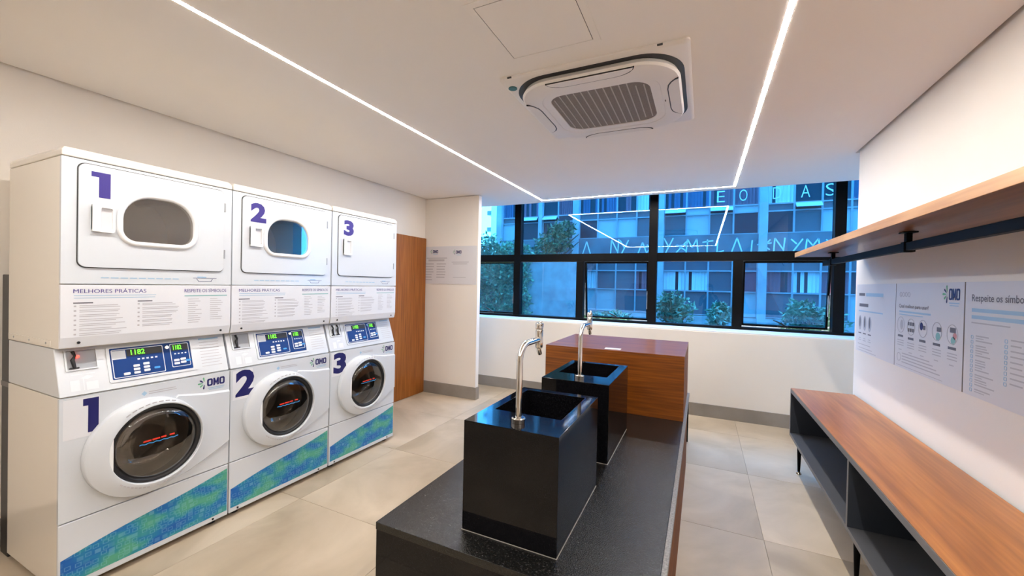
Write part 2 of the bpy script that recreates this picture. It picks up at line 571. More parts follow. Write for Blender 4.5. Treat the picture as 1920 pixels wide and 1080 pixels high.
# walls
struct(box('wall_left', (-3.45, -4.6, -0.1), (XL, 5.6, TOP), 'wall'), 'cream painted wall behind the laundry machines')
struct(box('wall_right', (XR, -4.6, -0.1), (2.3, 3.995, TOP), 'wall'), 'cream painted wall carrying the notices')
struct(box('wall_back', (-3.45, -4.75, -0.1), (2.55, -4.6, TOP), 'wall'), 'cream painted rear wall')
struct(box('wall_side', (2.4, 3.9, -0.1), (2.55, 5.6, TOP), 'wall'), 'cream painted wall of the side passage')
struct(box('wall_partition', (XL, 4.30, 0.0), (-2.497, 4.368, CZ - 0.006), 'wall'), 'short cream painted fin wall beside the wooden door')
struct(box('wall_window', (XL, YW, -0.1), (2.4, 5.52, 0.945), 'wall', bev=0.004), 'low cream parapet wall under the window band')

# ceiling with a slot for the light line and a shadow gap along the walls
LX0, LX1, LY0, LY1, HW = -1.889, 0.282, -0.59, 4.872, 0.0110
cb = MB()
z0, z1 = CZ, CZ + 0.03
G = 0.022
cb.box((XL + G, -4.58, z0), (LX0 - HW, YW, z1))
cb.box((LX1 + HW, -4.58, z0), (XR - G, YW, z1))
cb.box((XR - G, 3.995 + G, z0), (2.38, YW, z1))
cb.box((LX0 + HW, LY0 + HW, z0), (LX1 - HW, LY1 - HW, z1))
cb.box((LX0 - HW, LY1 + HW, z0), (LX1 + HW, YW, z1))
cb.box((LX0 - HW, -4.58, z0), (LX1 + HW, LY0 - HW, z1))
cb.box((XL + 0.06, YW - 0.03, z1), (2.38, YW, TOP))
ceil = struct(cb.build('ceiling', 'ceiling'), 'pale plaster drop ceiling')
cv = box('ceiling_slab', (-3.45, -4.75, TOP), (2.55, 5.6, TOP + 0.12), 'void', ceil)

# skirting
struct(box('baseboard_partition', (XL + 0.02, 4.286, 0.0), (-2.483, 4.30, 0.150), 'base', bev=0.001), 'grey tile skirting on the fin wall')
struct(box('baseboard_partition_end', (-2.497, 4.30, 0.0), (-2.483, 4.368, 0.150), 'base', bev=0.001), 'grey tile skirting round the fin wall end')
struct(box('baseboard_window', (XL + 0.0, YW - 0.014, 0.0), (2.4, YW, 0.140), 'base', bev=0.001), 'grey tile skirting under the window')
struct(box('baseboard_left', (XL, -4.6, 0.0), (XL + 0.014, 3.42, 0.150), 'base', bev=0.001), 'grey tile skirting behind the machines')
struct(box('baseboard_right', (XR - 0.014, -4.6, 0.0), (XR, 3.995, 0.140), 'base', bev=0.001), 'grey tile skirting behind the bench')

# wooden door on the left wall
dr = struct(empty('door_1', (XL, 3.42, 0)), 'plain brown wooden door next to the fin wall')
box('door_leaf', (0.0, 0.03, 0.005), (0.035, 0.862, 2.0), 'wood_door', dr, bev=0.002)
box('door_jamb', (0.0, 0.0, 0.0), (0.03, 0.027, 2.0), 'wood_door', dr)

# ------------------------------------------------------------------ window band
win = struct(empty('window_1', (0, 0, 0)), 'black framed band of blue tinted windows')
FY0, FY1 = 5.385, 5.485
mull = [-2.462, -0.578, 1.318]
half = [-1.518, 0.372]
ZB0, ZB1, ZT0, ZT1 = 0.945, 0.988, 1.762, 1.866
MW = 0.05
box('sill', (XL + 0.001, YW + 0.004, 0.9455), (2.399, FY0, 0.958), 'plastic_white', win, bev=0.001)
box('bottom_rail', (XL + 0.001, FY0, ZB0 + 0.001), (2.399, FY1, ZB1), 'frame', win, bev=0.002)
box('top_rail', (XL + 0.001, FY0, TOP - 0.06), (2.399, FY1, TOP - 0.001), 'frame', win, bev=0.002)
segs = [XL + 0.001] + mull + [2.399]
for a, b in zip(segs, segs[1:]):
    xa = a + (MW if a in mull else 0); xb = b - (MW if b in mull else 0)
    box('transom', (xa, FY0, ZT0), (xb, FY1, ZT1), 'frame', win, bev=0.002)
for x in mull:
    box('mullion', (x - MW, FY0 - 0.005, ZB1), (x + MW, FY1, TOP - 0.06), 'frame', win, bev=0.002)
for x in half:
    box('mullion', (x - MW, FY0, ZB1), (x + MW, FY1, ZT0), 'frame', win, bev=0.002)
# fixed upper lights
for a, b in zip(segs, segs[1:]):
    xa = a + (MW if a in mull else 0); xb = b - (MW if b in mull else 0)
    box('pane', (xa, YG - 0.003, ZT1), (xb, YG + 0.003, TOP - 0.06), 'glass_win', win)
low = sorted([XL + 0.001] + mull + half + [2.399])
tilts = [1.2, 0, 7.0, 0, 8.0, 0]
for a, b, tl in zip(low, low[1:], tilts):
    xa = a + (MW if a in mull or a in half else 0); xb = b - (MW if b in mull or b in half else 0)
    if not tl:
        box('pane', (xa, YG - 0.003, ZB1), (xb, YG + 0.003, ZT0), 'glass_win', win)
        gasket = MB()
        gasket.box((xa, YG - 0.012, ZT0 - 0.006), (xb, YG - 0.004, ZT0))
        gasket.build('glazing_bead', 'alu', win)
        continue
    # top-hung sash swinging out at the bottom
    w, h = xb - xa - 0.012, ZT0 - ZB1 - 0.012
    sash = MB()
    t = 0.020
    sash.box((0, -0.02, -h), (t, 0.02, 0)); sash.box((w - t, -0.02, -h), (w, 0.02, 0))
    sash.box((t, -0.02, -t), (w - t, 0.02, 0)); sash.box((t, -0.02, -h), (w - t, 0.02, -h + t))
    so = sash.build('awning_sash', 'frame', win, bev=0.002, loc=(xa + 0.006, YG + 0.005, ZT0 - 0.006), rot=(math.radians(tl), 0, 0))
    box('pane', (t, -0.003, -h + t), (w - t, 0.003, -t), 'glass_win', so)
    hd = MB()
    hd.box((w / 2 - 0.05, -0.045, -h + 0.002), (w / 2 + 0.05, -0.02, -h + 0.026))
    hd.tube([(w / 2 + 0.02, -0.035, -h + 0.02), (w / 2 - 0.02, -0.045, -h + 0.05), (w / 2 - 0.10, -0.05, -h + 0.085)], [0.010, 0.008, 0.005], 8)
    hd.build('latch', 'black', so, smooth=40)
    st = MB()
    st.tube([(w - 0.012, -0.01, -h * 0.45), (w - 0.012, -0.05, -h * 0.80)], 0.005, 8)
    st.build('stay_arm', 'alu', so, smooth=40)

# ------------------------------------------------------------------ ceiling light line
led = thing('ceiling_light_loop', 'thin white linear light forming a rectangle set into the ceiling', 'ceiling light', (0, 0, 0))
zt, zb = CZ + 0.012, CZ - 0.0008
w = HW - 0.002
box('diffuser', (LX0 - w, LY0 + w, zb), (LX0 + w, LY1 - w, zt), 'led', led)
box('diffuser', (LX1 - w, LY0 + w, zb), (LX1 + w, LY1 - w, zt), 'led', led)
box('diffuser', (LX0 - w, LY1 - w, zb), (LX1 + w, LY1 + w, zt), 'led', led)
box('diffuser', (LX0 - w, LY0 - w, zb), (LX1 + w, LY0 + w, zt), 'led', led)


# ------------------------------------------------------------------ stacked washer dryers
def ring_plate(mb, s, u0, v0, u1, v1, cu, cv, r, d0, d1, n=64):
    """rectangular plate with a round hole"""
    outer = []
    for k in range(n):
        a = 2 * math.pi * k / n
        c, q = math.cos(a), math.sin(a)
        tt = 1e9
        if c > 1e-9: tt = min(tt, (u1 - cu) / c)
        if c < -1e-9: tt = min(tt, (u0 - cu) / c)
        if q > 1e-9: tt = min(tt, (v1 - cv) / q)
        if q < -1e-9: tt = min(tt, (v0 - cv) / q)
        outer.append([cu + c * tt, cv + q * tt])
    for (x, y) in ((u0, v0), (u1, v0), (u1, v1), (u0, v1)):
        k = min(range(n), key=lambda i: (outer[i][0] - x) ** 2 + (outer[i][1] - y) ** 2)
        outer[k] = [x, y]
    inner = circ(cu, cv, r, n)
    mb.ring(s, [tuple(p) for p in outer], inner, d0, d1)
    return mb


W = 0.70
DEP = 0.60


def make_machine(y0, number, label, solid_door=False, levers=1, red=False):
    X0 = -2.52
    t = thing('stacked_washer_dryer', label, 'washing machine', (X0, y0, 0), 0, 'stacked washer dryers along the left wall')
    S = Surf((0, 0, 0), (0, 1, 0), (0, 0, 1))      # front face of the unit
    # --- washer
    b = MB()
    b.box((-DEP, 0.002, 0.035), (-0.50, W - 0.002, 0.888))
    b.box((-0.50, 0.002, 0.035), (-0.016, 0.012, 0.888)); b.box((-0.50, W - 0.012, 0.035), (-0.016, W - 0.002, 0.888))
    b.box((-0.50, 0.012, 0.035), (-0.016, W - 0.012, 0.10)); b.box((-0.50, 0.012, 0.85), (-0.016, W - 0.012, 0.888))
    b.build('washer_body', 'machine', t)
    for (fx, fy) in ((-0.06, 0.06), (-0.06, W - 0.06), (-DEP + 0.06, 0.06), (-DEP + 0.06, W - 0.06)):
        MB().tube([(fx, fy, 0.0), (fx, fy, 0.012), (fx, fy, 0.036)], [0.024, 0.02, 0.012], 12).build('foot', 'black', t, smooth=40)
    cu, cv = 0.343, 0.592
    fp = ring_plate(MB(), S, 0, 0.337, W, 0.886, cu, cv, 0.192, -0.016, 0.0).build('washer_front', 'machine_front', t)
    box('kick_panel', (-0.016, 0, 0.030), (0.0, W, 0.331), 'machine_front', t, bev=0.004)
    # printed wave on the kick panel
    top = [(0.008 + k / 16 * (W - 0.014), 0.172 + 0.136 * (k / 16) + 0.005 * math.sin(2 * math.pi * k / 16)) for k in range(17)]
    wv = MB().flat(S, [(0.008, 0.058), (W - 0.006, 0.058)] + list(reversed(top)), 0.0007).build('wave_print', 'wave', t)
    for u in (0.05, W - 0.08):
        MB().lathe(S, u, 0.044, [(0.006, 0.0), (0.006, 0.002), (0.004, 0.0025)], 10, False, True).build('screw', 'black', t)
    # drum
    dm = MB().lathe(S, cu, cv, [(0.192, -0.012), (0.200, -0.06), (0.215, -0.075), (0.215, -0.38), (0.14, -0.40), (0.05, -0.37)], 40, False, True)
    dm.build('drum', 'steel', t, smooth=40)
    gk = MB().lathe(S, cu, cv, [(0.191, -0.004), (0.183, -0.03), (0.187, -0.075), (0.198, -0.078)], 40)
    gk.build('door_gasket', 'black', t, smooth=60)
    # moulded surround that runs out to the right edge
    au, av, ar = 0.306, 0.586, 0.236
    pod = [(au + (ar + 0.004) * math.cos(math.radians(a)), av + (ar + 0.004) * math.sin(math.radians(a))) for a in range(62, -81, -8)]
    pod_o = [(0.44, 0.806), (0.56, 0.785), (W - 0.001, 0.775), (W - 0.001, 0.60), (W - 0.001, 0.47), (0.60, 0.42), (0.50, 0.375), (0.40, 0.352)]
    # --- porthole door
    dd = empty('washer_door'); dd.parent = t
    n = 64
    def off(c0, c1, k): return (c0[0] + (c1[0] - c0[0]) * k, c0[1] + (c1[1] - c0[1]) * k)
    A, B = (au, av), (cu, cv)
    prof = [(A, 0.238, 0.001), (A, 0.238, 0.026), (A, 0.235, 0.031), (A, 0.231, 0.033), (off(A, B, .35), 0.219, 0.041), (off(A, B, .8), 0.2045, 0.049), (B, 0.200, 0.0505),
            (B, 0.196, 0.0505), (B, 0.1935, 0.048), (B, 0.190, 0.016), (B, 0.189, 0.001)]
    loops = [[S.pt(c[0] + r * math.cos(2 * math.pi * k / n), c[1] + r * math.sin(2 * math.pi * k / n), d) for k in range(n)] for c, r, d in prof]
    MB().loft(loops).build('door_ring', 'machine_front', dd, smooth=32)
    rim = MB().lathe(S, cu, cv, [(0.1935, 0.030), (0.190, 0.038), (0.182, 0.040), (0.172, 0.032), (0.168, 0.016)], 56)
    rim.build('glass_rim', 'black', dd, smooth=60)
    gl = MB().lathe(S, cu, cv, [(0.171, 0.030), (0.163, 0.040), (0.14, 0.046), (0.10, 0.050), (0.05, 0.052), (0.004, 0.0525)], 48, False, True)
    gl.build('door_glass', 'glass_dark', dd, smooth=80)
    bw = MB().lathe(S, cu, cv, [(0.169, 0.012), (0.160, -0.04), (0.142, -0.085), (0.125, -0.10), (0.06, -0.104), (0.004, -0.105)], 48, False, True)
    bw.build('glass_bowl', 'glass_bowl', dd, smooth=60)
    # grip hollow at the left of the ring
    gp = MB().prism(S, [(cu - 0.196, cv - 0.075), (cu - 0.178, cv - 0.085), (cu - 0.178, cv + 0.085), (cu - 0.196, cv + 0.075)], 0.030, 0.0495)
    gp.build('door_grip', 'plastic_white', dd, bev=0.003)
    pr = MB()
    for k in range(4):
        u = cu - 0.070 + k * 0.036
        pr.rect(S, u, cv + 0.022 + k * 0.001, u + (0.032 if k < 2 else 0.022), cv + 0.030 + k * 0.001, 0.0545)
    pr.build('red_warning_print', 'redprint', dd)
    pw = MB()
    pp = []
    for k in range(25):
        u = cu - 0.085 + 0.16 * k / 24
        pp.append((u, cv + 0.013 + 0.0022 * math.sin(k * 1.4)))
    for (a, c) in zip(pp, pp[1:]):
        pw.flat(S, ((a[0], a[1] - .002), (c[0], c[1] - .002), (c[0], c[1] + .002), (a[0], a[1] + .002)), 0.0545)
    pw.build('blue_wave_line', 'skyprint', dd)
    arc = MB()
    for a0, a1 in ((225, 262), (268, 300), (70, 130)):
        for k in range(8):
            b0 = math.radians(a0 + (a1 - a0) * k / 8); b1 = math.radians(a0 + (a1 - a0) * (k + 0.7) / 8)
            r0, r1 = 0.2075, 0.2125
            arc.flat(S, [(cu + r * math.cos(q) - .006, cv + r * math.sin(q)) for q, r in ((b0, r0), (b1, r0), (b1, r1), (b0, r1))], 0.0505)
    arc.build('ring_lettering', 'greyprint', dd)
    # surround moulding as a low relief shell
    sm = MB()
    ins = [(0.44, 0.800), (0.56, 0.776), (W - 0.004, 0.766), (W - 0.004, 0.60), (W - 0.004, 0.478), (0.60, 0.43), (0.50, 0.386), (0.40, 0.358)]
    full = list(reversed(pod_o)) + [(au + (ar - 0.006) * math.cos(math.radians(a)), av + (ar - 0.006) * math.sin(math.radians(a))) for a in range(60, -66, -9)]
    fin = list(reversed(ins)) + [(au + (ar - 0.006) * math.cos(math.radians(a)), av + (ar - 0.006) * math.sin(math.radians(a))) for a in range(60, -66, -9)]
    sm.loft([[S.pt(u, v, 0.0) for u, v in full], [S.pt(u, v, 0.012) for u, v in fin]], True, True)
    sm.build('door_surround', 'machine_front', t)
    # number decal, small notice, brand mark
    st = MB().rect(S, 0.012, 0.70, 0.13, 0.878, 0.0004).build('number_sticker', 'vinyl', t)
    if number == '1':
        MB().flat(S, [(0.092, 0.716), (0.128, 0.716), (0.128, 0.872), (0.075, 0.872), (0.075, 0.840), (0.092, 0.840)], 0.0009).build('number', 'navy', t)
    else:
        text('number', number, S, 0.028, 0.716, 0.150, 0.876, 'navy', t, bold=0.05, d=0.0009)
    nb = MB()
    nb.rect(S, 0.315, 0.848, 0.43, 0.852); nb.rect(S, 0.315, 0.838, 0.435, 0.842)
    nb.build('notice_lines', 'greyprint', t)
    MB().flat(S, ((0.285, 0.845), (0.297, 0.833), (0.309, 0.845), (0.297, 0.857))).build('notice_diamond', 'blueprint', t)
    omo(S, 0.53, 0.818, 0.145, 0.042, t)
    # --- control housing with sloping face
    xa, za, xb, zb = -0.072, 1.102, -0.004, 0.892
    cp = MB()
    A_ = [(-DEP, 0.002, 0.892), (-DEP, 0.002, 1.102), (xa, 0.002, za), (xb, 0.002, zb)]
    B_ = [(-DEP, W - 0.002, 0.892), (-DEP, W - 0.002, 1.102), (xa, W - 0.002, za), (xb, W - 0.002, zb)]
    cp.loft([A_, B_], True, True)
    cpo = cp.build('control_housing', 'machine_front', t, bev=0.003)
    K = Surf((xb, 0, zb), (0, 1, 0), (xa - xb, 0, za - zb))
    LV = math.hypot(xa - xb, za - zb)
    bz = MB().ring(K, rrect(0.17, 0.030, 0.545, 0.205, 0.01), rrect(0.182, 0.042, 0.520, 0.196, 0.006), 0.0, 0.004).build('display_bezel', 'machine_front', t)
    ds = empty('display'); ds.parent = t
    MB().prism(K, rrect(0.183, 0.043, 0.519, 0.195, 0.004), 0.0, 0.002).build('display_panel', 'lcd', ds)
    ob = MB()
    for (u0, v0, u1, v1) in ((0.188, 0.048, 0.395, 0.188), (0.425, 0.062, 0.512, 0.188)):
        ob.ring(K, rrect(u0, v0, u1, v1, 0.006, 3), rrect(u0 + 0.003, v0 + 0.003, u1 - 0.003, v1 - 0.003, 0.005, 3), 0.0018, 0.0026)
    ob.build('display_outline', 'lcdwhite', ds)
    MB().rect(K, 0.191, 0.140, 0.242, 0.182, 0.0025).build('display_logo_patch', 'lcdwhite', ds)
    MB().rect(K, 0.246, 0.150, 0.390, 0.183, 0.0024).build('display_window', 'black', ds)
    MB().rect(K, 0.432, 0.150, 0.508, 0.183, 0.0024).build('display_window', 'black', ds)
    text('display_digits', '1182', K, 0.262, 0.154, 0.318, 0.180, 'digit', ds, bold=0.02, d=0.0032)
    text('display_digits', '1182', K, 0.440, 0.154, 0.478, 0.180, 'digit', ds, bold=0.02, d=0.0032)
    for (u, v) in ((0.225, 0.058), (0.265, 0.058), (0.265, 0.075), (0.265, 0.092), (0.305, 0.063), (0.305, 0.080), (0.305, 0.097),
                   (0.436, 0.075), (0.436, 0.092), (0.466, 0.078), (0.466, 0.095)):
        MB().prism(K, rrect(u, v, u + 0.025, v + 0.012, 0.003, 2), 0.002, 0.0045).build('button', 'lcdwhite', ds)
    for (u, v) in ((0.348, 0.070), (0.490, 0.085)):
        MB().prism(K, rrect(u, v, u + 0.024, v + 0.010, 0.003, 2), 0.002, 0.0045).build('start_button', 'skyprint', ds)
    il = MB()
    for k in range(5): il.rect(K, 0.285 + k * 0.018, 0.126, 0.295 + k * 0.018, 0.134, 0.0026)
    for k in range(4): il.rect(K, 0.442 + k * 0.016, 0.130, 0.450 + k * 0.016, 0.136, 0.0026)
    il.build('display_icons', 'lcdwhite', ds)
    MB().lathe(K, 0.411, 0.172, [(0.010, 0.0), (0.010, 0.008), (0.007, 0.010)], 14, False, True).build('lock_button', 'chrome', t)
    # coin recess
    cr = empty('coin_slot'); cr.parent = t
    MB().ring(K, rrect(0.030, 0.112, 0.140, 0.210, 0.003, 2), rrect(0.036, 0.118, 0.134, 0.204, 0.002, 2), 0.0, 0.006).build('coin_frame', 'machine_front', cr)
    MB().rect(K, 0.036, 0.118, 0.134, 0.204, 0.0012).build('coin_plate', 'alu' if levers == 1 else 'machine_front', cr)
    for q in range(levers):
        uu = 0.058 + q * 0.045
        lv = MB()
        lv.tube([K.pt(uu, 0.20, 0.006), K.pt(uu + 0.004, 0.178, 0.012), K.pt(uu - 0.006, 0.160, 0.014), K.pt(uu + 0.001, 0.124, 0.006)], [0.006, 0.005, 0.008, 0.006], 8)
        lv.prism(K, rrect(uu - 0.016, 0.120, uu + 0.016, 0.127, 0.002, 2), 0.001, 0.008)
        lv.build('coin_lever', 'black', cr, smooth=50)
    if red:
        MB().lathe(K, 0.070, 0.174, [(0.006, 0.006), (0.006, 0.016), (0.003, 0.019)], 12, False, True).build('coin_light', 'redled', cr)
    sk = MB()
    sk.rect(K, 0.045, 0.092, 0.125, 0.095)
    sk.flat(K, ((0.075, 0.075), (0.098, 0.068), (0.120, 0.078), (0.098, 0.086)))
    sk.rect(K, 0.040, 0.020, 0.070, 0.068); sk.rect(K, 0.082, 0.020, 0.085, 0.072); sk.rect(K, 0.092, 0.018, 0.132, 0.055)
    sk.build('coin_sketch', 'vinyl', t)
    ln = MB()
    line_block(ln, K, 0.565, 0.672, 0.180, 9, 0.017, 0.0032, rag=0.15, seed=3)
    ln.build('instruction_lines', 'greyprint', t)
    MB().rect(K, 0.565, 0.193, 0.668, 0.203).build('instruction_heading', 'blueprint', t)
    # --- dryer
    b = MB()
    b.box((-DEP, 0.001, 1.106), (-0.53, W - 0.001, 1.950))
    b.box((-0.53, 0.001, 1.106), (-0.016, 0.013, 1.950)); b.box((-0.53, W - 0.013, 1.106), (-0.016, W - 0.001, 1.950))
    b.box((-0.53, 0.013, 1.106), (-0.016, W - 0.013, 1.400)); b.box((-0.53, 0.013, 1.930), (-0.016, W - 0.013, 1.950))
    b.build('dryer_body', 'machine', t)
    box('dryer_seam_strip', (-DEP + 0.01, -0.002, 1.112), (-0.10, 0.001, 1.138), 'machine', t)
    for k in range(3):
        MB().tube([(-0.14 - k * 0.19, -0.004, 1.125), (-0.14 - k * 0.19, -0.0015, 1.125)], 0.005, 8).build('screw', 'alu', t)
    ip = MB()
    A_ = [(-0.016, 0, 1.108), (-0.016, 0, 1.389), (0.0, 0, 1.389), (0.0, 0, 1.155), (-0.010, 0, 1.108)]
    ip.loft([A_, [(x, W, z) for x, _, z in A_]], True, True)
    ip.build('info_panel', 'vinyl', t, bev=0.002)
    ring_plate(MB(), S, 0, 1.394, W, 1.950, 0.351, 1.702, 0.160, -0.016, 0.0).build('dryer_front', 'machine_front', t)
    MB().lathe(S, 0.351, 1.667, [(0.2, -0.018), (0.262, -0.022), (0.262, -0.50), (0.10, -0.515)], 40, False, True).build('dryer_drum', 'steel', t, smooth=40)
    for k in range(3):
        a = math.radians(60 + 120 * k)
        p0 = Vector((0.351 + 0.225 * math.cos(a), 1.667 + 0.225 * math.sin(a)))
        MB().tube([S.pt(p0.x, p0.y, -0.05), S.pt(p0.x, p0.y, -0.48)], 0.028, 8).build('drum_vane', 'steel', t, smooth=40)
    capm = MB()
    lo = [(-DEP, 0), (0.002, 0), (0.002, W), (-DEP, W)]
    hi = [(-DEP, 0.012), (-0.014, 0.012), (-0.014, W - 0.012), (-DEP, W - 0.012)]
    capm.loft([[(x, y, 1.954) for x, y in lo], [(x, y, 1.978) for x, y in lo], [(x, y, 1.996) for x, y in hi]], True, True)
    capm.build('top_cap', 'machine', t, bev=0.004)
    for u in (0.06, W - 0.05):
        q = Surf((-0.005, 0, 1.130), (0, 1, 0), (0.010, 0, 0.047))
        MB().lathe(q, u, 0.0, [(0.006, -0.002), (0.006, 0.003), (0.003, 0.004)], 10, False, True).build('screw', 'black', t)
    # dryer door
    de = empty('dryer_door'); de.parent = t
    du0, dv0, du1, dv1 = 0.052, 1.470, 0.655, 1.934
    MB().ring(S, rrect(du0 - 0.004, dv0 - 0.004, du1 + 0.004, dv1 + 0.004, 0.03), rrect(du0 + 0.01, dv0 + 0.01, du1 - 0.01, dv1 - 0.01, 0.02), 0.0, 0.001).build('door_gap', 'gap', de)
    wu0, wu1, wv0, wv1 = 0.205, 0.497, 1.602, 1.822
    shape = lambda e: rrect(wu0 - e, wv0 - e, wu1 + e, wv1 + e, (0.055 + e, 0.055 + e, 0.115 + e, 0.115 + e), 8)
    if solid_door:
        MB().prism(S, rrect(du0, dv0, du1, dv1, 0.028), 0.001, 0.008).build('door_panel', 'machine_front', de, bev=0.002)
    else:
        mb = MB()
        outl = rrect(du0, dv0, du1, dv1, 0.028, 8)
        mb.ring(S, outl, shape(0.0), 0.001, 0.008)
        mb.build('door_panel', 'machine_front', de)
        fr = MB()
        loops = []
        for e, d in ((0.024, 0.008), (0.022, 0.016), (0.014, 0.021), (0.004, 0.018), (0.0, 0.008), (-0.002, -0.01)):
            loops.append([S.pt(u, v, d) for u, v in shape(e)])
        fr.loft(loops)
        fr.build('door_window_frame', 'plastic_white', de, smooth=60)
        MB().prism(S, shape(-0.001), 0.004, 0.009).build('door_window', 'glass_dark', de)
    # recessed handle
    MB().ring(S, rrect(0.092, 1.632, 0.172, 1.756, 0.010, 4), rrect(0.122, 1.646, 0.164, 1.744, 0.006, 4), 0.008, 0.021).build('handle_plate', 'plastic_white', de)
    hb = MB()
    q = rrect(0.122, 1.646, 0.164, 1.744, 0.006, 4)
    hb.prism(S, rrect(0.092, 1.632, 0.121, 1.756, 0.004, 4), 0.008, 0.0235)
    hb.build('handle_grip', 'plastic_white', de, bev=0.002)
    MB().flat(S, q, 0.0085).build('handle_hollow', 'vinyl', de)
    for v in (1.545, 1.815):
        box('hinge', (0.0, du1 + 0.001, v), (0.010, du1 + 0.007, v + 0.05), 'alu', de)
    if number == '1':
        MB().flat(S, [(0.118, 1.790), (0.158, 1.790), (0.158, 1.905), (0.092, 1.905), (0.092, 1.882), (0.118, 1.882)], 0.0088).build('number', 'purple', de)
    else:
        text('number', number, S, 0.098, 1.783, 0.196, 1.903, 'purple', de, bold=0.05, d=0.0088)
    # print on the dryer
    nb = MB()
    for k in range(9):
        nb.rect(S, 0.13 + k * 0.035, 1.420, 0.158 + k * 0.035, 1.425)
    nb.build('notice_lines', 'blueprint', t)
    bs = MB()
    bs.rect(S, 0.505, 1.428, 0.622, 1.430)
    bs.flat(S, ((0.520, 1.426), (0.530, 1.412), (0.533, 1.412), (0.523, 1.426)))
    bs.flat(S, ((0.600, 1.426), (0.603, 1.426), (0.595, 1.412), (0.592, 1.412)))
    bs.rect(S, 0.530, 1.410, 0.596, 1.4125)
    bs.build('basket_drawing', 'navy', t)
    MB().rect(S, 0.525, 1.431, 0.570, 1.438).build('basket_drawing', 'blueprint', t)
    text('heading', 'MELHORES PRÁTICAS', S, 0.040, 1.352, 0.300, 1.374, 'purple', t, bold=0.0)
    text('heading', 'RESPEITE OS SÍMBOLOS', S, 0.465, 1.352, 0.675, 1.374, 'purple', t, bold=0.0)
    l = MB(); line_block(l, S, 0.042, 0.36, 1.342, 2, 0.011, 0.0028, rag=0.1, seed=5)
    l.build('intro_lines', 'blueprint', t)
    MB().rect(S, 0.465, 1.330, 0.680, 1.335).build('rule', 'tealprint', t)
    l = MB()
    for k in range(7): line_block(l, S, 0.060, 0.225, 1.297 - k * 0.021, 2, 0.0075, 0.0028, rag=0.35, seed=10 + k)
    for k in range(6): line_block(l, S, 0.285, 0.440, 1.300 - k * 0.021, 2, 0.0075, 0.0028, rag=0.35, seed=30 + k)
    for k in range(12): line_block(l, S, 0.482, 0.550, 1.316 - k * 0.0115, 1, 0.01, 0.0028, rag=0.5, seed=50 + k)
    for k in range(11): line_block(l, S, 0.590, 0.660, 1.316 - k * 0.0115, 1, 0.01, 0.0028, rag=0.5, seed=70 + k)
    for k in range(7): l.rect(S, 0.042, 1.290 - k * 0.021, 0.050, 1.297 - k * 0.021)
    for k in range(6): l.rect(S, 0.266, 1.293 - k * 0.021, 0.274, 1.300 - k * 0.021)
    l.build('body_lines', 'greyprint', t)
    l = MB(); l.rect(S, 0.040, 1.305, 0.105, 1.310); l.rect(S, 0.266, 1.308, 0.325, 1.313)
    l.build('subheading_lines', 'darkprint', t)
    return t


make_machine(0.750, '1', 'white stacked washer and dryer numbered 1 with a dark dryer window', red=True)
make_machine(1.457, '2', 'white stacked washer and dryer numbered 2 between the units numbered 1 and 3')
make_machine(2.168, '3', 'white stacked washer and dryer numbered 3 with a plain dryer door', solid_door=True, levers=2)

ut = thing('utility_cover', 'tall narrow black cover standing behind the stack numbered 1', 'utility cover', (-3.19, 0.83, 0))
box('cover_body', (-0.05, -0.072, 0.0), (0.05, 0.072, 1.428), 'black', ut, bev=0.004)
box('cover_band', (-0.051, -0.073, 0.86), (0.051, 0.073, 0.885), 'bench_edge', ut)

# ------------------------------------------------------------------ granite wash island
CT = 0.45
isl = thing('granite_island', 'low black granite island carrying the two sinks and the wooden counter', 'counter', (-0.64, 1.256, 0))
ox, oy = -0.64, 1.256
def loc(a): return (a[0] - ox, a[1] - oy, a[2])
def ibox(name, a, b, mat, bev=0.0, par=isl): return box(name, loc(a), loc(b), mat, par, bev)
ibox('top_slab', (-1.185, 1.256, CT - 0.03), (-0.106, 4.12, CT), 'granite_top', 0.0015)
ibox('edge_strip', (-0.1055, 1.256, CT - 0.03), (-0.086, 4.12, CT + 0.0005), 'granite_edge_lit', 0.001)
ibox('front_panel', (-1.183, 1.258, 0.0), (-0.09, 1.278, CT - 0.0305), 'granite')
ibox('side_panel', (-1.183, 1.279, 0.0), (-1.163, 4.11, CT - 0.0305), 'granite')
ibox('side_panel', (-0.108, 1.279, 0.0), (-0.088, 3.55, CT - 0.0305), 'wood_boxy')
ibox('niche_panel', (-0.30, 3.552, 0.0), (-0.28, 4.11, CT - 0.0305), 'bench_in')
ibox('back_panel', (-1.16, 4.09, 0.0), (-0.09, 4.11, CT - 0.0305), 'granite')

wc = thing('wooden_counter', 'box-shaped brown wooden counter at the window end of the granite island', 'counter', (-0.645, 3.21, CT))
def wbox(name, a, b, mat, bev=0.0): return box(name, (a[0] + 0.645, a[1] - 3.21, a[2] - CT), (b[0] + 0.645, b[1] - 3.21, b[2] - CT), mat, wc, bev)
wbox('top', (-1.185, 3.21, 0.912), (-0.105, 4.10, 0.928), 'wood_box', 0.001)
wbox('front_panel', (-1.185, 3.21, CT + 0.0005), (-0.105, 3.228, 0.9115), 'wood_box', 0.001)
wbox('side_panel', (-1.185, 3.2285, CT + 0.0005), (-1.167, 4.10, 0.9115), 'wood_boxy', 0.001)
wbox('side_panel', (-0.123, 3.2285, CT + 0.0005), (-0.105, 4.10, 0.9115), 'wood_boxy', 0.001)
wbox('back_panel', (-1.1665, 4.082, CT + 0.0005), (-0.1235, 4.10, 0.9115), 'wood_box')
cardo = MB().box((-0.062, -0.032, 0), (0.062, 0.032, 0.003)).build('card', 'plastic_white', None, bev=0.001, loc=(-0.640, 3.285, 0.9282), rot=(0, 0, 0.06))
tag(cardo, 'small white card lying on the wooden counter', 'card')


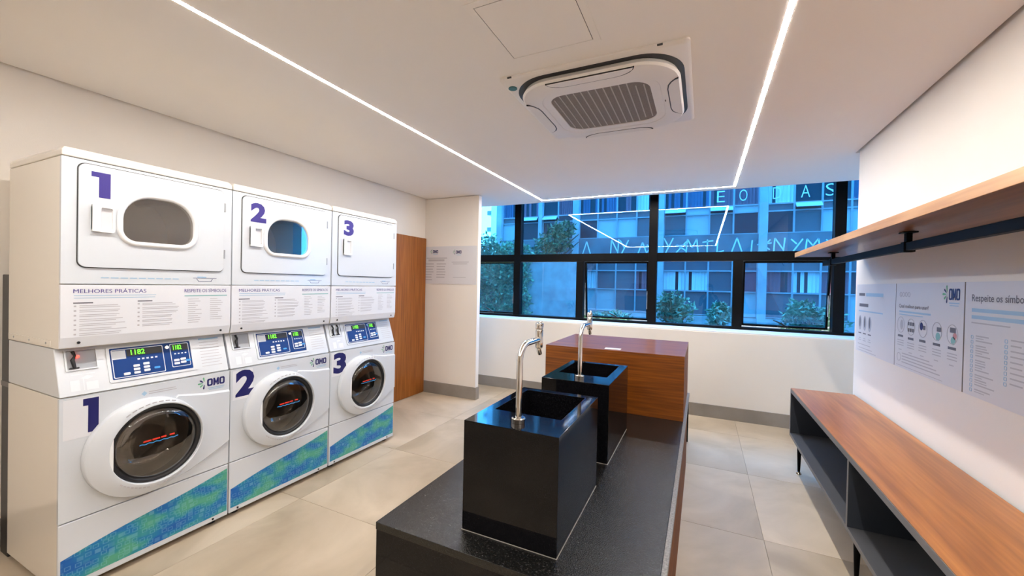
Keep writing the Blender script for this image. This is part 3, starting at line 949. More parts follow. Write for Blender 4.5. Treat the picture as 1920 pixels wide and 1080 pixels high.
def make_sink(y0, y1, label):
    x0, x1, zt = -0.846, -0.450, 0.888
    cx = (x0 + x1) / 2
    t = thing('granite_sink', label, 'sink', (cx, y0, CT), 0, 'square black sinks on the island')
    T = Surf((0, 0, zt - CT), (1, 0, 0), (0, 1, 0))
    hw, L = (x1 - x0) / 2, y1 - y0
    bu0, bu1, bv0, bv1 = -hw + 0.042, hw - 0.052, 0.185, L - 0.045
    mb = MB()
    outer = [(-hw, 0), (hw, 0), (hw, L), (-hw, L)]
    inner = [(bu0, bv0), (bu1, bv0), (bu1, bv1), (bu0, bv1)]
    H = zt - CT
    o_ = lambda z: [(u, v, z) for u, v in outer]
    i_ = lambda z: [(u, v, z) for u, v in inner]
    mb.loft([o_(0.001), o_(H), i_(H), i_(H - 0.30)], True, True)
    mb.build('sink_body', 'granite', t, bev=0.0015)
    dr_ = MB().lathe(Surf((0, 0, H - 0.30), (1, 0, 0), (0, 1, 0)), (bu0 + bu1) / 2, (bv0 + bv1) / 2, [(0.035, 0.0005), (0.033, 0.004), (0.02, 0.003)], 20, False, True)
    dr_.build('drain', 'chrome', t, smooth=40)
    cl = MB()
    e = 0.0022
    cl.box((-hw - e, -e, 0.0008), (hw + e, 0, 0.003)); cl.box((hw, 0, 0.0008), (hw + e, L, 0.003))
    cl.box((-hw - e, 0, 0.0008), (-hw, L, 0.003)); cl.box((-hw, L, 0.0008), (hw, L + e, 0.003))
    cl.build('caulk_bead', 'caulk', t)
    return t


make_sink(1.374, 1.968, 'square black granite sink standing at the free end of the island')
make_sink(2.232, 2.850, 'square black granite sink standing next to the wooden counter')


def make_faucet(x, y, label):
    t = thing('faucet', label, 'faucet', (x, y, 0.8885), 0, 'chrome pillar taps')
    MB().tube([(0, 0, 0), (0, 0, 0.016), (0, 0, 0.020)], [0.028, 0.028, 0.024], 24).build('base_flange', 'chrome', t, smooth=40)
    path = [(0, 0, 0.02), (0, 0, 0.235)]
    for k in range(1, 9):
        a = math.radians(90 * k / 8)
        path.append((0, 0.07 - 0.07 * math.cos(a), 0.235 + 0.068 * math.sin(a)))
    path.append((0, 0.19, 0.303))
    MB().tube(path, 0.0125, 16).build('pipe', 'chrome', t, smooth=40)
    yy = 0.205
    MB().tube([(0, yy, 0.265), (0, yy, 0.272), (0, yy, 0.345), (0, yy, 0.348)], [0.014, 0.017, 0.017, 0.015], 16).build('valve_body', 'chrome', t, smooth=40)
    MB().tube([(0, yy, 0.3485), (0, yy, 0.352), (0, yy, 0.372), (0, yy, 0.375)], [0.015, 0.018, 0.018, 0.016], 16).build('knob', 'chrome', t, smooth=40)
    MB().tube([(0, yy, 0.270), (0, yy + 0.004, 0.252), (0, yy + 0.012, 0.238)], [0.010, 0.011, 0.010], 14).build('nozzle', 'chrome', t, smooth=40)
    MB().tube([(0.0, yy, 0.374), (0.010, yy + 0.004, 0.384)], [0.005, 0.004], 10).build('lever', 'chrome', t, smooth=40)
    return t


make_faucet(-0.645, 1.455, 'curved chrome tap on the sink at the free end of the island')
make_faucet(-0.640, 2.318, 'curved chrome tap on the sink next to the wooden counter')

# ------------------------------------------------------------------ bench
BX0, BX1, BY0, BY1, BZ0, BZ1 = 0.660, 1.066, 1.09, 3.895, 0.268, 0.645
bn = thing('storage_bench', 'long wood topped bench with open slate grey compartments along the notice wall', 'bench', (BX0, BY0, 0))
def bbox(name, a, b, mat, bev=0.0): return box(name, (a[0] - BX0, a[1] - BY0, a[2]), (b[0] - BX0, b[1] - BY0, b[2]), mat, bn, bev)
bbox('top_panel', (BX0, BY0, BZ1 - 0.034), (BX1, BY1, BZ1 - 0.0045), 'bench_edge', 0.001)
bbox('wood_top', (BX0 + 0.001, BY0 + 0.001, BZ1 - 0.004), (BX1, BY1 - 0.001, BZ1), 'wood_bench', 0.0008)
bbox('bottom_panel', (BX0 + 0.001, BY0, BZ0), (BX1, BY1, BZ0 + 0.022), 'bench_body', 0.001)
bbox('bottom_edge', (BX0, BY0, BZ0), (BX0 + 0.001, BY1, BZ0 + 0.022), 'bench_edge')
for y in (BY1 - 0.02, 2.465, BY0):
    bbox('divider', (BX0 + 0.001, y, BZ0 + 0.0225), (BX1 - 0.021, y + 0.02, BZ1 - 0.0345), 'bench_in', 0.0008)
    bbox('divider_edge', (BX0, y, BZ0 + 0.0225), (BX0 + 0.001, y + 0.02, BZ1 - 0.0345), 'bench_edge')
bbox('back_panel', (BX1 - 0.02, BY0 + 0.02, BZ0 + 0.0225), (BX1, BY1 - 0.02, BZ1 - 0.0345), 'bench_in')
leg_m = foot_m = None
for y in (3.80, 2.50, 1.20):
    for x in (0.712, 1.015):
        lg = MB().tube([(0, 0, 0.018), (0, 0, 0.03), (0, 0, BZ0 - 0.012), (0, 0, BZ0 - 0.001)], [0.008, 0.009, 0.017, 0.030], 14).build('leg', 'blackmetal', bn, smooth=40, loc=(x - BX0, y - BY0, 0))
        MB().tube([(0, 0, 0), (0, 0, 0.006), (0, 0, 0.019)], [0.020, 0.019, 0.009], 16).build('leg_foot', 'chrome', lg, smooth=40)

# ------------------------------------------------------------------ wall shelf with hanging rail
sh = thing('wall_shelf', 'brown wooden wall shelf with a black hanging rail above the notices', 'shelf', (XR, 0.7, 1.692))
def sbox(name, a, b, mat, bev=0.0): return box(name, (a[0] - XR, a[1] - 0.7, a[2] - 1.692), (b[0] - XR, b[1] - 0.7, b[2] - 1.692), mat, sh, bev)
sbox('board', (0.664, 0.7, 1.694), (XR, 3.875, 1.727), 'wood_shelf', 0.001)
sbox('edge_band', (0.660, 0.7, 1.692), (0.664, 3.875, 1.7275), 'wood_edge', 0.0005)
sbox('rail', (0.786, 0.8, 1.612), (0.814, 3.62, 1.647), 'blackmetal', 0.002)
for y in (1.2, 2.31, 3.42):
    br = MB()
    br.box((0.79 - XR, y - 0.7 - 0.014, 1.647 - 1.692), (0.81 - XR, y - 0.7 + 0.014, 1.690 - 1.692))
    br.box((0.775 - XR, y - 0.7 - 0.026, 1.688 - 1.692), (0.825 - XR, y - 0.7 + 0.026, 1.6935 - 1.692))
    br.box((0.780 - XR, y - 0.7 - 0.016, 1.606 - 1.692), (0.820 - XR, y - 0.7 + 0.016, 1.650 - 1.692))
    br.build('bracket', 'blackmetal', sh, bev=0.002)


# ------------------------------------------------------------------ notices
def poster(name, label, y0, w, z0=0.985, h=0.50, group='notices on the right wall'):
    t = thing(name, label, 'poster', (XR, y0, z0), 0, group)
    s = Surf((-0.005, 0, 0), (0, -1, 0), (0, 0, 1))
    MB().prism(s, [(0, 0), (w, 0), (w, h), (0, h)], -0.0045, 0.0).build('board', 'poster', t)
    e = MB().box((-0.0052, -w - 0.003, 0), (-0.0002, -w, h))
    e.build('board_edge', 'poster_edge', t)
    return t, s


t, s = poster('notice_board', 'pale notice with three small pictograms beside the window end of the wall', 3.945, 0.688)
l = MB(); l.rect(s, 0.05, 0.415, 0.17, 0.435); l.rect(s, 0.06, 0.335, 0.24, 0.358); l.build('heading_lines', 'darkprint', t)
l = MB(); l.rect(s, 0.19, 0.412, 0.50, 0.436); l.rect(s, 0.05, 0.298, 0.50, 0.307); l.build('blue_lines', 'blueprint', t)
for k in range(3):
    u = 0.085 + k * 0.095
    pg = MB().flat(s, [(u + 0.032 * math.cos(a), 0.215 + 0.055 * math.sin(a)) for a in [2 * math.pi * i / 20 for i in range(20)]]).build('pictogram', 'vinylgrey', t)
    MB().flat(s, [(u + 0.012 * math.cos(a), 0.222 + 0.040 * math.sin(a)) for a in [2 * math.pi * i / 12 for i in range(12)]], 0.0012).build('pictogram_fill', 'darkprint', pg)
    MB().rect(s, u - 0.03, 0.135, u + 0.03, 0.143).build('caption', 'darkprint', t)
    l = MB(); l.rect(s, u - 0.03, 0.085, u + 0.03, 0.09); l.rect(s, u - 0.02, 0.10, u + 0.02, 0.105)
    l.build('caption_lines', 'greyprint', t)
l = MB()
l.rect(s, 0.05, 0.055, 0.30, 0.06); l.rect(s, 0.07, 0.028, 0.33, 0.033); l.rect(s, 0.05, 0.010, 0.40, 0.014)
l.build('footer_lines', 'greyprint', t)

t, s = poster('notice_board', 'pale notice with five round pictograms and a brand mark in its corner', 3.250, 0.712)
text('heading', 'Qual melhor para usar?', s, 0.045, 0.350, 0.395, 0.378, 'darkprint', t, bold=0.008)
l = MB(); l.rect(s, 0.05, 0.328, 0.42, 0.338); l.rect(s, 0.05, 0.314, 0.34, 0.319); l.build('blue_lines', 'blueprint', t)
l = MB()
for k in range(4):
    l.ring(s, circ(0.065 + k * 0.035, 0.435, 0.015, 16), circ(0.065 + k * 0.035, 0.435, 0.011, 16), 0.0004, 0.0008)
l.build('brand_outline', 'greyprint', t)
omo(s, 0.535, 0.415, 0.145, 0.055, t)
M['roseprint'] = plain('rose_print', (0.55, 0.25, 0.25, 1), 0.6)
def oval(u, v, a_, b_, n_=16): return [(u + a_ * math.cos(2 * math.pi * i / n_), v + b_ * math.sin(2 * math.pi * i / n_)) for i in range(n_)]
for k, (u, v) in enumerate(((0.075, 0.255), (0.205, 0.250), (0.340, 0.253), (0.485, 0.253), (0.625, 0.252))):
    pg = MB().ring(s, circ(u, v, 0.048, 24), circ(u, v, 0.044, 24), 0.0004, 0.0008).build('pictogram', 'greyprint', t)
    MB().rect(s, u - 0.035, v - 0.073, u + 0.035, v - 0.060).build('caption', 'darkprint', t)
    l = MB()
    for q in range(3): l.rect(s, u - 0.04, v - 0.095 - q * 0.014, u + 0.045, v - 0.090 - q * 0.014)
    l.rect(s, u - 0.02, v - 0.150, u + 0.02, v - 0.145)
    l.build('caption_lines', 'greyprint', t)
    if k == 0: MB().flat(s, oval(u + 0.012, v, 0.02, 0.03)).build('pictogram_fill', 'greyprint', pg)
    if k == 1:
        for a in (-1, 0, 1):
            for b in (-0.5, 0.5): MB().rect(s, u + a * 0.026 - 0.009, v + b * 0.036 - 0.010, u + a * 0.026 + 0.009, v + b * 0.036 + 0.010, 0.001).build('pictogram_square', 'darkprint', pg)
    if k == 2:
        MB().rect(s, u + 0.005, v - 0.005, u + 0.03, v + 0.018, 0.001).build('pictogram_square', 'darkprint', pg)
        MB().flat(s, oval(u - 0.015, v + 0.012, 0.018, 0.022)).build('pictogram_fill', 'navy', pg)
    if k == 3:
        MB().rect(s, u, v, u + 0.04, v + 0.022, 0.001).build('pictogram_square', 'darkprint', pg)
        MB().flat(s, oval(u + 0.012, v - 0.026, 0.022, 0.022)).build('pictogram_fill', 'tealprint', pg)
    if k == 4:
        MB().rect(s, u - 0.02, v + 0.008, u + 0.03, v + 0.032, 0.001).build('pictogram_square', 'darkprint', pg)
        MB().flat(s, oval(u + 0.008, v - 0.03, 0.02, 0.02)).build('pictogram_fill', 'tealprint', pg)
        MB().flat(s, oval(u + 0.022, v - 0.006, 0.016, 0.016)).build('pictogram_accent', 'roseprint', pg)
MB().ring(s, circ(0.06, 0.062, 0.026, 20), circ(0.06, 0.062, 0.022, 20), 0.0004, 0.0008).build('tip_symbol', 'greyprint', t)
l = MB()
for k in range(4): l.rect(s, 0.10, 0.085 - k * 0.017, 0.42 + k * 0.035, 0.091 - k * 0.017)
l.rect(s, 0.03, 0.012, 0.55, 0.015)
l.build('tip_lines', 'greyprint', t)

t, s = poster('notice_board', 'pale notice listing fabric care symbols in two columns under a bold heading', 2.528, 0.80)
text('heading', 'Respeite os símbolos', s, 0.05, 0.405, 0.42, 0.445, 'darkprint', t, bold=0.008)
l = MB(); l.rect(s, 0.05, 0.368, 0.52, 0.384); l.rect(s, 0.05, 0.338, 0.54, 0.354); l.build('blue_lines', 'blueprint', t)
l = MB(); l.rect(s, 0.05, 0.318, 0.30, 0.324)
for k in range(12):
    l.rect(s, 0.085, 0.262 - k * 0.021, 0.15 + 0.07 * random.random(), 0.268 - k * 0.021)
    if k % 3 != 1: l.rect(s, 0.085, 0.253 - k * 0.021, 0.13 + 0.06 * random.random(), 0.257 - k * 0.021)
for k in range(9):
    l.rect(s, 0.305, 0.268 - k * 0.021, 0.36 + 0.09 * random.random(), 0.274 - k * 0.021)
l.build('list_lines', 'greyprint', t)
l = MB()
for k in range(12): l.ring(s, rrect(0.05, 0.250 - k * 0.021, 0.068, 0.266 - k * 0.021, 0.004, 2), rrect(0.053, 0.253 - k * 0.021, 0.065, 0.263 - k * 0.021, 0.003, 2), 0.0004, 0.0008)
for k in range(9): l.ring(s, rrect(0.27, 0.256 - k * 0.021, 0.288, 0.272 - k * 0.021, 0.004, 2), rrect(0.273, 0.259 - k * 0.021, 0.285, 0.269 - k * 0.021, 0.003, 2), 0.0004, 0.0008)
l.build('care_symbols', 'blueprint', t)

t = thing('notice_board', 'pale double notice with two brand marks on the fin wall', 'poster', (-3.285, 4.30, 1.415))
s = Surf((0, -0.004, 0), (1, 0, 0), (0, 0, 1))
MB().prism(s, [(0, 0), (0.775, 0), (0.775, 0.48), (0, 0.48)], -0.0038, 0.0).build('board', 'poster', t)
omo(s, 0.075, 0.395, 0.125, 0.040, t)
omo(s, 0.425, 0.385, 0.130, 0.040, t)
l = MB()
l.rect(s, 0.02, 0.325, 0.34, 0.337); l.rect(s, 0.05, 0.290, 0.30, 0.315)
for k in range(7): l.rect(s, 0.01, 0.25 - k * 0.034, 0.10 + 0.06 * random.random(), 0.263 - k * 0.034)
for k in range(6): l.rect(s, 0.18, 0.25 - k * 0.034, 0.29 + 0.05 * random.random(), 0.263 - k * 0.034)
l.rect(s, 0.41, 0.275, 0.66, 0.284); l.rect(s, 0.43, 0.252, 0.64, 0.260); l.rect(s, 0.43, 0.085, 0.62, 0.092)
l.build('body_lines', 'greyprint', t)

# ------------------------------------------------------------------ ceiling cassette and hatch
ac = thing('air_conditioner', 'square white ceiling cassette air conditioner with a brown intake grille', 'air conditioner', (-0.535, 2.36, CZ))
Cs = Surf((0, 0, 0), (1, 0, 0), (0, -1, 0))
Ca = Surf((0, 0, 0.010), (1, 0, 0), (0, -1, 0))
hh = 0.463
mb = MB()
mb.loft([[Cs.pt(u, v, 0.0005) for u, v in rrect(-hh, -hh, hh, hh, 0.02)], [Cs.pt(u, v, 0.009) for u, v in rrect(-hh, -hh, hh, hh, 0.02)],
         [Cs.pt(u, v, 0.016) for u, v in rrect(-hh + 0.012, -hh + 0.012, hh - 0.012, hh - 0.012, 0.02)]], True, True)
mb.build('panel', 'ac', ac, smooth=30)
rr = 0.205
MB().prism(Ca, rrect(-0.432, -0.432, 0.432, 0.432, rr, 12), 0.026, 0.0285).build('air_gap', 'black', ac)
mb = MB()
fo = lambda e: rrect(-0.415 + e, -0.415 + e, 0.415 - e, 0.415 - e, rr - e, 12)
gi = lambda e: rrect(-0.268 - e, -0.258 - e, 0.268 + e, 0.258 + e, 0.09 + e, 12)
mb.loft([[Ca.pt(u, v, d) for u, v in lp] for lp, d in ((fo(0.012), 0.0285), (fo(0.004), 0.044), (fo(0.0), 0.050), (fo(0.010), 0.060), (fo(0.05), 0.066), (gi(0.05), 0.066), (gi(0.045), 0.063), (gi(0.0), 0.063), (gi(-0.002), 0.054))])
mb.build('cover', 'ac', ac, smooth=30)
MB().prism(Ca, gi(-0.001), 0.046, 0.058).build('intake_grille', 'ac_grille', ac)
for k in range(13):
    u = -0.24 + k * 0.04
    hv = 0.255 if abs(u) < 0.2 else 0.21
    MB().prism(Ca, [(u - 0.003, -hv), (u + 0.003, -hv), (u + 0.003, hv), (u - 0.003, hv)], 0.058, 0.0605).build('grille_rib', 'ac_line', ac)
for k in range(4):
    a = math.radians(90 * k)
    ca, sa = math.cos(a), math.sin(a)
    rot = lambda pts: [(u * ca - v * sa, u * sa + v * ca) for u, v in pts]
    # long tongue shaped flap: straight outer side, inner side swinging out at both ends
    def tongue(e):
        pts = [(-0.222 + e, 0.405), (-0.215 + e, 0.388), (-0.195 + e, 0.366 + e), (-0.165 + e, 0.352 + e), (-0.12, 0.346 + e), (0.12, 0.346 + e),
               (0.165 - e, 0.352 + e), (0.195 - e, 0.366 + e), (0.215 - e, 0.388), (0.222 - e, 0.405)]
        return pts
    MB().prism(Ca, rot(tongue(0.0)), 0.054, 0.0664).build('flap_slot', 'black', ac)
    MB().prism(Ca, rot(tongue(0.006)), 0.0545, 0.0680).build('flap', 'ac', ac)
MB().lathe(Ca, -0.425, 0.365, [(0.024, 0.026), (0.024, 0.0295), (0.018, 0.030)], 20, False, True).build('badge', 'badge', ac)
MB().prism(Ca, rrect(0.325, -0.02, 0.331, 0.0, 0.001, 2), 0.062, 0.068).build('indicator', 'ac_grille', ac)
for (u, v) in ((-0.40, 0.461), (0.34, 0.461)):
    MB().prism(Ca, [(u - 0.012, v - 0.002), (u + 0.012, v - 0.002), (u + 0.012, v + 0.003), (u - 0.012, v + 0.003)], 0.0145, 0.022).build('clip', 'gap', ac)

ht = thing('ceiling_hatch', 'flush square white access hatch in the ceiling beside the cassette', 'access hatch', (-0.65, 1.565, CZ))
a = 0.192
MB().ring(Cs, rrect(-a - 0.03, -a - 0.02, a + 0.03, a + 0.03, 0.003, 2), rrect(-a, -a, a, a, 0.002, 2), 0.0003, 0.0028).build('hatch_frame', 'ceiling', ht)
MB().prism(Cs, [(-a + 0.003, -a + 0.003), (a - 0.003, -a + 0.003), (a - 0.003, a - 0.003), (-a + 0.003, a - 0.003)], 0.0012, 0.003).build('hatch_panel', 'ceiling', ht)
MB().prism(Cs, [(-a, -a), (a, -a), (a, a), (-a, a)], 0.0002, 0.0008).build('hatch_gap', 'gap', ht)

# ------------------------------------------------------------------ outside
GZ = -0.35
gr = struct(box('street_ground', (-40, 5.6, GZ - 0.1), (40, 60, GZ), 'asphalt'), 'asphalt street outside the window')
pb = thing('planter', 'long low street planter of rough grey concrete outside the window', 'planter', (-0.5, 7.1, GZ))
box('planter_wall', (-4.6, -0.55, 0.0), (5.0, -0.43, 1.05), 'stucco', pb)
box('planter_wall', (-4.6, 0.55, 0.0), (5.0, 0.67, 1.05), 'stucco', pb)
box('planter_soil', (-4.6, -0.43, 0.0), (5.0, 0.55, 1.045), 'soil', pb)


def leaves(rng, n, cen, rad, size, flat=False):
    vs, fs = [], []
    for _ in range(n):
        while True:
            p = Vector((rng.uniform(-1, 1), rng.uniform(-1, 1), rng.uniform(-1, 1)))
            if p.length <= 1 and (p.length > 0.45 or rng.random() < 0.4): break
        p = Vector((p.x * rad[0], p.y * rad[1], p.z * rad[2])) + Vector(cen)
        d = Vector((rng.gauss(0, 1), rng.gauss(0, 1), rng.gauss(0.2, 0.8))).normalized()
        w = d.cross(Vector((rng.gauss(0, 1), rng.gauss(0, 1), rng.gauss(0, 1)))).normalized()
        L = size * rng.uniform(0.6, 1.3)
        k = len(vs)
        up = d.cross(w)
        vs += [tuple(p), tuple(p + d * L * 0.5 + w * L * 0.22 + up * L * 0.06), tuple(p + d * L), tuple(p + d * L * 0.5 - w * L * 0.22 + up * L * 0.06)]
        fs.append((k, k + 1, k + 2, k + 3))
    return vs, fs


def foliage(name, parts, mat, parent, seed):
    rng = random.Random(seed)
    V, F = [], []
    for n, cen, rad, size in parts:
        vs, fs = leaves(rng, n, cen, rad, size)
        k = len(V)
        V += vs; F += [tuple(i + k for i in f) for f in fs]
    me = bpy.data.meshes.new(name)
    V = [(a, b, max(c, 0.012)) for a, b, c in V]
    me.from_pydata(V, [], F)
    me.materials.append(M[mat])
    return link_mesh(name, me, parent)


def shrub(x, y, z, label, w, h, seed, mat='leaf'):
    t = thing('street_shrub', label, 'shrub', (x, y, z), 0, 'shrubs in the street planter')
    r = random.Random(seed)
    parts = [(260, (r.uniform(-w, w) * 0.5, r.uniform(-0.15, 0.15), h * r.uniform(0.50, 0.70)), (w * 0.55, 0.22, h * 0.40), 0.085) for _ in range(4)]
    foliage('foliage', parts, mat, t, seed)
    for k in range(5):
        a = r.uniform(-1, 1) * w * 0.6
        MB().tube([(a * 0.3, 0, 0), (a, r.uniform(-0.1, 0.1), h * 0.7)], [0.014, 0.005], 6).build('stem', 'bark', t)
    return t


shrub(-0.42, 7.05, 0.71, 'leafy blue-green shrub in the planter behind the middle fixed pane', 0.40, 0.60, 11)
shrub(0.26, 6.95, 0.71, 'pale flecked shrub beside the blue-green shrub in the planter', 0.20, 0.48, 12, 'leaf2')
shrub(1.42, 7.0, 0.71, 'spreading shrub in the planter behind the tilted pane by the shelf end', 0.42, 0.55, 13)
shrub(2.2, 7.0, 0.71, 'tall pale shrub in the planter behind the last window mullion', 0.20, 0.75, 14, 'leaf2')
shrub(-1.55, 7.1, 0.71, 'low shrub in the planter behind the tilted pane near the taps', 0.45, 0.26, 15)


def tree(x, y, label, h, parts, mat, seed):
    t = thing('street_tree', label, 'tree', (x, y, GZ), 0, 'trees across the street')
    MB().tube([(0, 0, 0), (0.05, 0.02, h * 0.4), (0, 0, h * 0.8), (0.06, 0, h)], [0.12, 0.10, 0.06, 0.02], 8).build('trunk', 'bark', t, smooth=50)
    foliage('foliage', parts, mat, t, seed)
    r = random.Random(seed)
    for k in range(5):
        a = r.uniform(0, 6.28)
        MB().tube([(0, 0, h * (0.55 + 0.07 * k)), (0.8 * math.cos(a), 0.5 * math.sin(a), h * (0.75 + 0.06 * k))], [0.04, 0.012], 6).build('branch', 'bark', t)
    return t


tree(-7.35, 12.05, 'bushy tree standing against the sky past the end of the opposite building', 3.4,
     [(700, (-0.7, 0, 3.25), (1.0, 0.55, 0.62), 0.17), (600, (0.45, 0.0, 2.95), (0.9, 0.55, 0.55), 0.17), (300, (-0.5, 0, 3.8), (0.6, 0.5, 0.35), 0.16)], 'leaf', 21)
tree(-4.25, 12.05, 'small dark tree in front of the opposite building', 3.6,
     [(520, (0.0, 0, 3.1), (0.62, 0.5, 0.34), 0.14), (420, (0.25, 0.0, 3.5), (0.45, 0.45, 0.26), 0.14), (400, (-0.25, 0.0, 2.8), (0.5, 0.5, 0.36), 0.14)], 'leafdark', 22)
hedge = thing('ivy_wall', 'grey garden wall overgrown with ivy across the street', 'garden wall', (-6.5, 11.1, GZ))
box('wall_core', (-3.2, 0.0, 0.0), (3.35, 0.2, 2.62), 'stucco', hedge)
foliage('ivy', [(800, (-2.9 + k * 0.85, -0.05, 0.75 + 0.62 * j), (0.62, 0.08, 0.46), 0.15) for k in range(6) for j in range(4)], 'leaf', hedge, 31)

ex = MB()  # unseen outer wall, added to keep sky light off the opposite facade
ex.box((-22, 5.6, TOP + 0.12), (22, 5.75, 16)); ex.box((-22, 5.6, GZ), (-3.46, 5.75, TOP + 0.12)); ex.box((2.56, 5.6, GZ), (22, 5.75, TOP + 0.12))
ex.box((-3.46, 5.53, GZ), (2.56, 5.6, 0.93))
struct(ex.build('wall_sky_blocker', 'stucco'), 'unseen outer wall added over the window band to block sky light')
# --- opposite building
FYW = 13.0
bd = thing('opposite_building', 'concrete block across the street with rows of windows and scrawled graffiti', 'building', (0, FYW, GZ))
F = Surf((0, 0, -GZ), (1, 0, 0), (0, 0, 1))      # v is height above the room floor, d towards the room
def fbox(name, u0, v0, u1, v1, d0, d1, mat, par=bd):
    return MB().prism(F, [(u0, v0), (u1, v0), (u1, v1), (u0, v1)], d0, d1).build(name, mat, par)
bays = [-6.65, -5.07, -3.82, -1.19, 1.47, 4.12, 6.8, 9.5]
fbox('core', -6.7, GZ + 0.001, 9.6, 8.2, -3.0, -0.12, 'concrete')
for k, x in enumerate(bays):
    hw_ = 0.06 if k == 1 else 0.10
    fbox('column', x - hw_, GZ + 0.001, x + hw_, 8.2, -0.12, 0.10, 'facade_col')
for v0, v1 in ((2.40, 2.96), (5.3, 5.9)):
    for a, b in zip(bays, bays[1:]):
        fbox('spandrel', a + 0.1, v0, b - 0.1, v1, -0.12, 0.02, 'spandrel')
for a, b in zip(bays, bays[1:]):
    fbox('base_panel', a + 0.1, GZ + 0.001, b - 0.1, 0.62, -0.12, 0.03, 'stucco')

rng = random.Random(5)
def facade_window(u0, u1, rows, mats):
    """one framed window with a pane for each row"""
    f = MB()
    e = 0.022
    f.ring(F, [(u0, rows[0]), (u1, rows[0]), (u1, rows[-1]), (u0, rows[-1])], [(u0 + e, rows[0] + e), (u1 - e, rows[0] + e), (u1 - e, rows[-1] - e), (u0 + e, rows[-1] - e)], -0.10, -0.02)
    for v in rows[1:-1]:
        f.loft([[F.pt(u0 + e, v - 0.018, d) for d in (-0.09, -0.02)] + [F.pt(u0 + e, v + 0.018, d) for d in (-0.02, -0.09)],
                [F.pt(u1 - e, v - 0.018, d) for d in (-0.09, -0.02)] + [F.pt(u1 - e, v + 0.018, d) for d in (-0.02, -0.09)]], True, True)
    fo_ = f.build('window', 'alu', bd)
    for (v0, v1, m) in zip(rows, rows[1:], mats):
        if m.startswith('curtain'):
            mb = MB()
            n_ = 7
            for q in range(n_):
                ua = u0 + e + (u1 - u0 - 2 * e) * q / n_; ub = u0 + e + (u1 - u0 - 2 * e) * (q + 1) / n_
                um = (ua + ub) / 2
                if rng.random() < 0.18: continue
                mb.flat(F, ((ua, v0 + e), (um, v0 + e), (um, v1 - e), (ua, v1 - e)), -0.085)
                mb.face([mb.v(F.pt(um, v0 + e, -0.085)), mb.v(F.pt(ub, v0 + e, -0.065)), mb.v(F.pt(ub, v1 - e, -0.065)), mb.v(F.pt(um, v1 - e, -0.085))])
            mb.build('curtain', m, fo_)
            fbox('pane', u0 + e, v0 + 0.018, u1 - e, v1 - 0.018, -0.10, -0.09, 'pane_dark', fo_)
        elif m == 'awning':
            mb = MB()
            A = [F.pt(u0 + e, v1 - 0.02, -0.03), F.pt(u1 - e, v1 - 0.02, -0.03), F.pt(u1 - e, v0 + 0.05, 0.14), F.pt(u0 + e, v0 + 0.05, 0.14)]
            nrm = Vector((0, -0.02, 0.01))
            mb.loft([A, [p + nrm for p in A]], True, True)
            mb.build('awning_pane', 'pane_pale', fo_)
            fbox('pane', u0 + e, v0 + 0.018, u1 - e, v1 - 0.018, -0.10, -0.09, 'pane_dark', fo_)
        else:
            fbox('pane', u0 + e, v0 + 0.018, u1 - e, v1 - 0.018, -0.09, -0.06, m, fo_)

for bi, (a, b) in enumerate(zip(bays, bays[1:])):
    if a < -5.2: n_ = 2
    elif a < -4: n_ = 2
    else: n_ = 4
    a += 0.10 if bi != 1 else 0.06
    b -= 0.10
    wd = (b - a) / n_
    for k in range(n_):
        u0, u1 = a + k * wd, a + (k + 1) * wd
        topm = rng.choice(['curtain_blue', 'pane_dark', 'curtain_red', 'curtain', 'curtain_blue'])
        mid = rng.choice(['pane_mid', 'awning', 'pane_mid', 'pane_dark'])
        bot = rng.choice(['pane_pale', 'pane_mid', 'pane_pale', 'pane_dark'])
        if bi == 3: topm = ['curtain_blue', 'curtain_blue', 'curtain_red', 'curtain_red'][k]; mid = 'awning' if k in (0, 2) else 'pane_pale'
        if bi == 4: topm = ['curtain', 'pane_dark', 'pane_dark', 'curtain_blue'][k]; mid = ['pane_mid', 'awning', 'pane_mid', 'pane_mid'][k]
        facade_window(u0, u1, (2.97, 3.575, 3.777, 5.2), (bot, mid, topm))
        lo_ = rng.choice(['curtain', 'curtain', 'pane_dark', 'curtain_red', 'pane_mid'])
        if bi == 3: lo_ = ['curtain', 'curtain', 'pane_mid', 'pane_red'][k]
        facade_window(u0, u1, (0.64, 1.34, 1.93, 2.32), (rng.choice(['pane_pale', 'pane_mid', 'pane_mid']), lo_, 'pane_mid'))

for ch, u in (('E', 0.42), ('O', 0.98), ('D', 1.78), ('A', 2.42), ('S', 2.95)):
    text('window_letter', ch, F, u - 0.10, 3.90, u + 0.10, 4.22, 'letter', bd, bold=-0.01, d=-0.015)
